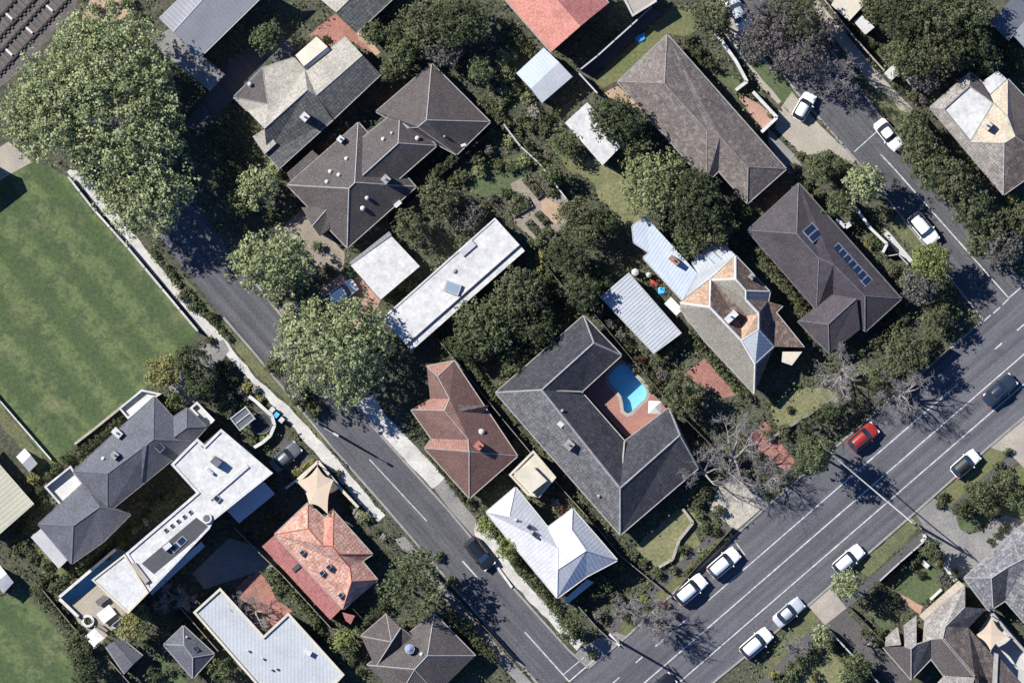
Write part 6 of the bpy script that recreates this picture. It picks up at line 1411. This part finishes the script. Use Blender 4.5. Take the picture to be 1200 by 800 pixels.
hedge('low green hedge beside the main road verge', [(800, 672), (824, 652), (856, 624)], 7, 0.8, 'leaf_mid'); hedge('yellow green hedge on the wall beside grey car', [(344, 556), (358, 546), (368, 538)], 9, 1.2, 'leaf_yellow'); hedge('dark hedge behind the orange tiled house fence', [(316, 668), (336, 690), (360, 716), (374, 732)], 8, 1.3, 'leaf_mid')
hedge('dark hedge beside lawn of long brown house', [(806, 54), (820, 68), (834, 80)], 11, 1.8, 'leaf_dark'); hedge('overgrown hedge along slate house fence', [(545, 412), (560, 438), (582, 468)], 8, 1.4, 'leaf_mid'); hedge('garden hedge right of the slate house pool fence', [(742, 420), (764, 444), (780, 462)], 10, 1.6, 'leaf_olive')
hedge('brown green hedge strip beside old cement roofed house', [(376, 172), (392, 156), (410, 142)], 10, 1.4, 'leaf_grey'); hedge('narrow planting along slate house side wall', [(655, 570), (690, 606), (718, 636)], 7, 1.0, 'leaf_olive'); hedge('green planting beside the long driveway wall', [(1008, 738), (1030, 756)], 8, 1.2, 'leaf_dark')
shrubs('beside the side street verge', 'leaf_dark', [(246, 372, 9), (262, 430, 12, 1.8), (272, 446, 10), (258, 442, 8, 1.2, 'leaf_mid'), (330, 434, 12, 2.0), (352, 466, 13, 1.8), (340, 452, 10), (368, 480, 12, 2, 'leaf_mid'), (318, 428, 9, 1.4, 'leaf_olive'), (246, 400, 7), (215, 345, 9, 1.2, 'leaf_olive'), (228, 360, 9, 1.2), (200, 322, 8, 1, 'leaf_olive')])
shrubs('in the curved walled garden', 'leaf_mid', [(275, 474, 7), (268, 484, 7, .9, 'leaf_olive'), (290, 452, 7, 1.2, 'leaf_yellow'), (281, 458, 5, .9, 'leaf_white'), (299, 456, 5, .9, 'leaf_white'), (272, 481, 5, .8, 'leaf_white'), (282, 465, 4, .6, 'leaf_red'), (305, 468, 5, .7, 'leaf_yellow'), (262, 476, 8, 1), (256, 488, 7), (310, 512, 7, .8, 'leaf_lime'), (296, 516, 6, .8, 'leaf_mid'), (268, 444, 4, .7, 'leaf_white'), (288, 466, 5, .8, 'leaf_white')])
shrubs('beside the peach shade sail', 'leaf_dark', [(395, 556, 6), (404, 572, 6), (402, 584, 5, .8, 'leaf_mid'), (410, 594, 5), (420, 600, 7, 1, 'leaf_white'), (428, 606, 8, 1.2, 'leaf_pale'), (442, 622, 6), (450, 630, 5, .8, 'leaf_white'), (380, 552, 5), (318, 606, 6, .8, 'leaf_olive'), (334, 586, 5, .8, 'leaf_grey'), (330, 606, 5, .8, 'leaf_mid')])
shrubs('between playing field and grey slate house', 'leaf_dark', [(66, 548, 9), (80, 538, 8), (56, 556, 8, 1.1, 'leaf_olive'), (38, 560, 8, 1.2, 'leaf_yellow'), (46, 576, 8), (38, 588, 8), (52, 592, 7, 1, 'leaf_olive'), (30, 606, 9), (24, 622, 9), (18, 640, 9, 1.2, 'leaf_olive'), (30, 640, 8, 1, 'leaf_mid'), (40, 652, 10), (52, 662, 9, 1.1, 'leaf_mid'), (58, 676, 9), (46, 680, 8, 1, 'leaf_olive'), (70, 690, 9), (84, 680, 8, 1, 'leaf_mid'), (94, 668, 8), (62, 702, 8, 1, 'leaf_olive'), (76, 716, 8), (82, 730, 7, 1, 'leaf_mid'), (92, 736, 7)])
shrubs('between grey slate house and white block', 'leaf_dark', [(182, 590, 10, 2.2), (196, 584, 8, 2), (176, 604, 7), (160, 616, 7, 1, 'leaf_mid'), (150, 624, 7), (140, 636, 7, 1, 'leaf_olive'), (128, 650, 6, 0.8, 'leaf_mid'), (206, 576, 6, 1.5), (170, 610, 5, .8, 'leaf_white'), (158, 622, 4, .7, 'leaf_white')])
shrubs('in the bottom left gardens', 'leaf_dark', [(210, 726, 8, 1.3, 'leaf_mid'), (196, 786, 9, .9, 'leaf_mid'), (176, 750, 7), (240, 790, 7), (104, 800, 9), (110, 764, 6), (374, 742, 8), (388, 752, 7), (370, 728, 9, 1.6, 'leaf_mid'), (416, 766, 7, .9, 'leaf_mid'), (412, 776, 6), (350, 696, 6, .8, 'leaf_mid'), (326, 690, 8, .9, 'leaf_olive'), (318, 676, 8, 1.1, 'leaf_mid'), (424, 786, 6), (548, 736, 9, 1.8, 'leaf_lime'), (554, 754, 6), (560, 772, 6, 1, 'leaf_mid'), (528, 682, 8, 1.2, 'leaf_olive'), (514, 652, 7, 1, 'leaf_mid')])
shrubs('in the kitchen garden behind long white house', 'leaf_olive', [(560, 186, 10, 1.8), (562, 200, 9, 1.8, 'leaf_pale'), (572, 178, 8, 1.4, 'leaf_grey'), (582, 196, 9), (600, 196, 9, 1.2, 'leaf_mid'), (614, 188, 10, 1.5, 'leaf_pale'), (592, 224, 8, 1, 'leaf_mid'), (578, 234, 8, 1, 'leaf_grey'), (566, 244, 9, 1.1), (606, 232, 8, 1, 'leaf_mid'), (640, 214, 8, 1, 'leaf_grey'), (648, 226, 6), (660, 240, 5, .6, 'leaf_white'), (632, 282, 8, 1.2, 'leaf_mid'), (642, 272, 7, 1.2, 'leaf_mid'), (620, 286, 7), (634, 302, 8, 1.3, 'leaf_yellow'), (632, 314, 7, 1, 'leaf_yellow'), (648, 318, 8, 1.2, 'leaf_mid'), (540, 206, 10, 1.6), (528, 212, 8), (576, 150, 8, 1.5, 'leaf_mid'), (562, 160, 8), (596, 165, 7, 1.2, 'leaf_pale')])
shrubs('beside the pale blue shed', 'leaf_olive', [(598, 66, 9, 1.4, 'leaf_pale'), (604, 104, 10, 1.6), (616, 116, 9, 1.4, 'leaf_pale'), (592, 120, 9), (626, 130, 9, 1.2, 'leaf_white'), (610, 140, 9), (580, 100, 9, 1.4, 'leaf_dark'), (600, 86, 8, 1.2, 'leaf_mid'), (622, 148, 8, 1.3, 'leaf_mid'), (640, 140, 8, 1.2, 'leaf_dark'), (584, 126, 8, 1, 'leaf_pale'), (652, 130, 8, 1.2, 'leaf_mid'), (636, 152, 8, 1.1, 'leaf_mid'), (606, 156, 7, 1)])
shrubs('between the two long boundary fences', 'leaf_dark', [(640, 330, 9, 1.4), (650, 346, 9, 1.3, 'leaf_mid'), (664, 360, 8, 1.2), (684, 358, 9, 1.5), (700, 366, 9, 1.5, 'leaf_mauve'), (716, 380, 9, 1.4, 'leaf_mauve'), (728, 394, 9, 1.5, 'leaf_grey'), (736, 408, 9, 1.4), (750, 424, 7, 1.2, 'leaf_red'), (776, 440, 8, 1.3, 'leaf_mauve'), (766, 456, 7, 1), (520, 426, 7), (612, 480, 7, 1, 'leaf_mid'), (620, 500, 6, 1)])
shrubs('in front of the weathered old house', 'leaf_olive', [(905, 470, 6, .8), (918, 505, 9, 1.2), (900, 510, 9, 1.1), (888, 536, 8, 1.2, 'leaf_mid'), (940, 545, 9, 1.4, 'leaf_mid'), (925, 480, 5, .6, 'leaf_dark'), (942, 512, 9, 1.6, 'leaf_dark'), (985, 460, 8, 1, 'leaf_grey'), (968, 448, 8, 1, 'leaf_grey'), (1005, 440, 9, 1.2, 'leaf_mid'), (1040, 430, 10, 1.8, 'leaf_mid'), (1050, 446, 9, 1.4, 'leaf_dark'), (948, 410, 8, 1.2, 'leaf_grey'), (958, 398, 9, 1.4, 'leaf_grey')])
shrubs('around the solar panel house', 'leaf_mid', [(1040, 252, 8, 1.4, 'leaf_olive'), (1020, 280, 8, 1.2), (1030, 284, 7, 1), (1016, 288, 7, .9, 'leaf_yellow'), (1046, 316, 9, 1.3, 'leaf_olive'), (1058, 330, 9, 1.4, 'leaf_olive'), (1066, 352, 9, 1.3, 'leaf_grey'), (1040, 378, 9, 1, 'leaf_olive'), (1050, 362, 9, 1.2), (1026, 396, 8, 1, 'leaf_grey'), (1008, 410, 8, 1, 'leaf_olive'), (1120, 360, 9, 1.2), (1108, 388, 9, 1.2, 'leaf_dark'), (1090, 400, 9, 1.4), (946, 216, 8, 1.3, 'leaf_dark'), (958, 228, 8, 1.5), (930, 196, 6, 1), (968, 182, 7, 1), (990, 196, 10, 2, 'leaf_olive'), (976, 208, 9, 1.6)])
shrubs('beside the long brown tiled house', 'leaf_mid', [(806, 46, 8, 1.3), (818, 60, 8, 1.4, 'leaf_dark'), (760, 122, 7, 1, 'leaf_mid'), (742, 106, 6, .8, 'leaf_mid'), (800, 190, 9, 1.6), (824, 226, 9, 1.5, 'leaf_dark'), (882, 112, 5, .7, 'leaf_olive'), (904, 136, 5, .6, 'leaf_olive'), (938, 182, 6, .9, 'leaf_olive'), (878, 90, 6, 0.9, 'leaf_mid')])
shrubs('in front of the dark slate house', 'leaf_olive', [(826, 616, 8, 1.1), (818, 604, 7, 1, 'leaf_mid'), (838, 622, 7, 1, 'leaf_dark'), (800, 644, 7, 1, 'leaf_dark'), (770, 672, 7, 1, 'leaf_mid'), (754, 660, 7, .8, 'leaf_olive'), (742, 650, 8, 1, 'leaf_mid'), (828, 576, 8, 1.3, 'leaf_dark'), (818, 590, 8, 1.2, 'leaf_dark'), (842, 598, 8, 1.2, 'leaf_dark'), (790, 668, 6, .9, 'leaf_mid'), (822, 648, 7, 1, 'leaf_pale'), (804, 690, 5, .7), (725, 660, 8, 1.8, 'leaf_mid'), (706, 682, 10, 2, 'leaf_mid'), (778, 708, 7, 1.2, 'leaf_red'), (770, 728, 8, 1.3, 'leaf_red'), (790, 720, 5, .8, 'leaf_grey'), (722, 700, 9, 1.4, 'leaf_mauve'), (704, 720, 8, 1.3, 'leaf_mauve'), (694, 766, 6, .8, 'leaf_yellow'), (756, 704, 9, .6, 'leaf_lime'), (740, 722, 9, .6, 'leaf_mid')])
shrubs('beside the white metal roofed house', 'leaf_mid', [(562, 608, 7, 1.2), (586, 626, 8, 1.4, 'leaf_dark'), (608, 664, 7, 1.2), (616, 650, 6, 1), (658, 598, 6, 1, 'leaf_red'), (650, 590, 6, 1.1, 'leaf_white'), (668, 586, 5, .8, 'leaf_olive'), (638, 692, 7, 1.1), (550, 588, 6, 1.1), (688, 686, 7, 1.3), (590, 556, 5, .8), (604, 520, 6, 1, 'leaf_olive'), (612, 512, 5, .7)])
shrubs('around the corner lawn across main road', 'leaf_mid', [(1068, 660, 8, 1), (1078, 672, 6, .9, 'leaf_dark'), (1074, 656, 7, 1), (1102, 652, 6, 1, 'leaf_dark'), (1120, 672, 6, 1.1, 'leaf_dark'), (1104, 676, 8, 1.2, 'leaf_mauve'), (1110, 684, 7, 1, 'leaf_mauve'), (1168, 626, 5, .7, 'leaf_dark'), (1160, 634, 5, .7, 'leaf_dark'), (1174, 620, 5, .8, 'leaf_dark'), (1180, 616, 4, .6, 'leaf_dark'), (1088, 704, 4, .5, 'leaf_dark'), (1100, 660, 4, .5, 'leaf_yellow'), (1030, 742, 9, 1.2, 'leaf_mid'), (1046, 700, 9, 1.2, 'leaf_dark'), (1032, 690, 8, 1.1, 'leaf_dark')])
shrubs('near the bottom edge below main road', 'leaf_mid', [(980, 756, 6, .9), (950, 762, 8, 1.1), (938, 770, 8, 1, 'leaf_dark'), (924, 780, 8, 1, 'leaf_olive'), (908, 790, 8, 1.1, 'leaf_yellow'), (930, 792, 7, .9, 'leaf_dark'), (956, 792, 8, .9, 'leaf_olive'), (988, 792, 9, 1.2, 'leaf_plane'), (990, 770, 7, 1), (912, 800, 7, 1, 'leaf_dark'), (1012, 800, 8, 1.2, 'leaf_mid'), (960, 762, 6, .8, 'leaf_dark'), (1100, 590, 7, .8, 'leaf_mid'), (1106, 582, 6, .8, 'leaf_dark'), (1180, 528, 6, .8, 'leaf_mid'), (1136, 570, 8, .7, 'leaf_olive'), (1170, 545, 7, .7, 'leaf_mid')])
shrubs('beside the brown tiled house of three hips', 'leaf_mid', [(372, 290, 8, 1.2), (352, 300, 9, 1.3, 'leaf_dark'), (384, 316, 8, 1.2, 'leaf_dark'), (316, 255, 8, 1.3, 'leaf_dark'), (338, 168, 8, 1.2, 'leaf_plane'), (322, 196, 10, 1.8, 'leaf_plane'), (316, 78, 7, 1, 'leaf_mid'), (382, 46, 5, .8, 'leaf_dark'), (462, 322, 8, 1.3, 'leaf_olive'), (476, 336, 9, 1.4, 'leaf_olive'), (468, 350, 7, 1.2, 'leaf_dark'), (408, 120, 7, 1, 'leaf_dark'), (540, 68, 8, 1.4, 'leaf_dark'), (486, 92, 9, 1.6, 'leaf_dark'), (344, 284, 6, 1, 'leaf_olive')])
shrubs('near the top right corner', 'leaf_dark', [(1036, 60, 9, 1.6, 'leaf_olive'), (1022, 50, 7, 1), (1046, 66, 8, 1.3, 'leaf_mid'), (1068, 112, 8, 1.2, 'leaf_olive'), (1080, 116, 8, 1.1, 'leaf_mauve'), (1150, 86, 7, 1.1, 'leaf_yellow'), (1190, 80, 9, 1.6), (1180, 64, 9, 1.6), (1148, 38, 9, 1.5, 'leaf_mid'), (1020, 16, 8, 1.2), (1186, 232, 8, 1.2, 'leaf_yellow'), (1194, 244, 7, 1.1, 'leaf_olive')])
shrubs('beside the railway', 'leaf_olive', [(112, 12, 9, 1.3), (130, 8, 9, 1.2, 'leaf_pale'), (150, 4, 10, 1.6, 'leaf_mid'), (122, 24, 8, 1), (94, 30, 8, 1.2, 'leaf_mid'), (160, 20, 9, 1.4, 'leaf_mid')])
hedge('dark green thicket between brown tiled house and carport garden', [(505, 206), (528, 188), (556, 166)], 13, 2.2, 'leaf_dark'); hedge('green thicket along the kitchen garden fence', [(604, 160), (626, 184), (650, 212)], 12, 2.0, 'leaf_mid'); hedge('dark thicket between white house and slate house', [(520, 405), (548, 392), (590, 360), (626, 330)], 14, 2.4, 'leaf_dark')
hedge('dark thicket behind the dark slate house eave', [(600, 436), (630, 410), (664, 380)], 15, 2.2, 'leaf_mid'); hedge('dark thicket left of the grey corrugated shed', [(690, 310), (712, 330), (690, 352)], 16, 2.6, 'leaf_dark'); hedge('leafy strip between playing field path and street', [(176, 292), (204, 326), (240, 366), (268, 398)], 8, 1.0, 'leaf_mid')
hedge('leafy strip on the street verge below the large tree', [(318, 420), (344, 448), (366, 474)], 12, 1.6, 'leaf_dark'); hedge('green thicket beside the white block lap pool wall', [(60, 690), (92, 662), (122, 636)], 10, 1.5, 'leaf_mid'); hedge('dark thicket beside the lower field fence', [(40, 690), (66, 716), (92, 748)], 9, 1.6, 'leaf_dark')
hedge('dark thicket around the bottom left slate outbuilding', [(176, 780), (186, 800)], 16, 2.0, 'leaf_dark'); hedge('dark thicket behind the brown grey bottom house', [(530, 720), (556, 746), (578, 772)], 13, 2.4, 'leaf_dark'); hedge('dark thicket below the orange tiled house', [(418, 740), (436, 722), (452, 706)], 11, 1.8, 'leaf_dark')
hedge('green thicket in front of slate house driveway side', [(836, 560), (850, 546), (868, 536)], 10, 1.4, 'leaf_olive'); hedge('green thicket below the plum roofed house', [(1016, 404), (1040, 388), (1064, 368)], 14, 1.5, 'leaf_olive'); hedge('leafy strip between lawn and court road corner', [(1070, 344), (1094, 352), (1126, 366)], 13, 1.6, 'leaf_mid')
hedge('dark thicket below the white metal roofed house', [(690, 700), (706, 690), (722, 676)], 14, 1.8, 'leaf_dark'); hedge('dark thicket beside the bottom edge driveway', [(912, 806), (934, 784), (956, 764)], 13, 1.4, 'leaf_mid'); hedge('green thicket at the right edge garden', [(1126, 598), (1152, 572), (1184, 548)], 12, 1.2, 'leaf_mid')
hedge('green thicket right of the brown tiled house', [(560, 118), (580, 132), (596, 150)], 13, 1.8, 'leaf_olive'); hedge('dark thicket above the brown tiled house', [(448, 100), (470, 84), (492, 70)], 15, 2.4, 'leaf_dark'); hedge('leafy thicket left of the pale blue shed', [(586, 60), (594, 84), (592, 108)], 14, 1.8, 'leaf_pale')
hedge('dark thicket beside the red roofed house', [(584, 20), (600, 40), (622, 66)], 12, 1.6, 'leaf_olive'); hedge('dark shaded thicket right of the huge trees', [(250, 150), (262, 180), (282, 206), (286, 236)], 18, 2.4, 'leaf_dark')
GC = [[(330, 0), (960, 0), (1200, 330), (900, 590), (730, 745), (640, 720), (540, 600), (420, 470), (300, 330), (220, 150)]]
groundcover('ground_plants', 'low mixed plants and leaf litter in the central gardens', GC, 'leaf_mid', 15, 1.0, 0.26, 3)
GC2 = [[(-10, 560), (60, 545), (230, 400), (300, 420), (450, 600), (640, 810), (-10, 810)]]
groundcover('ground_plants', 'low mixed plants and leaf litter in the lower left gardens', GC2, 'leaf_mid', 13, 0.9, 0.26, 4)
GC3 = [[(955, 0), (1205, 0), (1205, 330), (1120, 245), (1030, 125)], [(830, 810), (950, 712), (1205, 490), (1205, 810)], [(90, -10), (330, -10), (300, 330), (180, 290), (160, 200), (100, 60)]]
groundcover('ground_plants', 'low mixed plants and leaf litter in the gardens along right and top edges', GC3, 'leaf_mid', 13, 0.9, 0.26, 5)

# ================================================================ LABELS: look-alikes told apart by their order in the photo
byl = {}
for o_, l_, x_, y_ in PENDING: byl.setdefault(' '.join(l_.split()), []).append((x_, y_, o_))
ORD = ['leftmost', 'second from left', 'third from left', 'fourth from left', 'fifth from left', 'sixth from left', 'seventh from left', 'eighth from left', 'ninth from left', 'tenth from left', 'eleventh from left', 'twelfth from left']
for l_, lst in byl.items():
    lst.sort(key=lambda q: q[0])
    for i, (x_, y_, o_) in enumerate(lst):
        if len(lst) == 1: o_['label'] = l_
        elif len(lst) == 2: o_['label'] = l_+(', left of two' if i == 0 else ', right of two')
        else: o_['label'] = l_+', '+(ORD[i] if i < len(lst)-1 else 'rightmost')
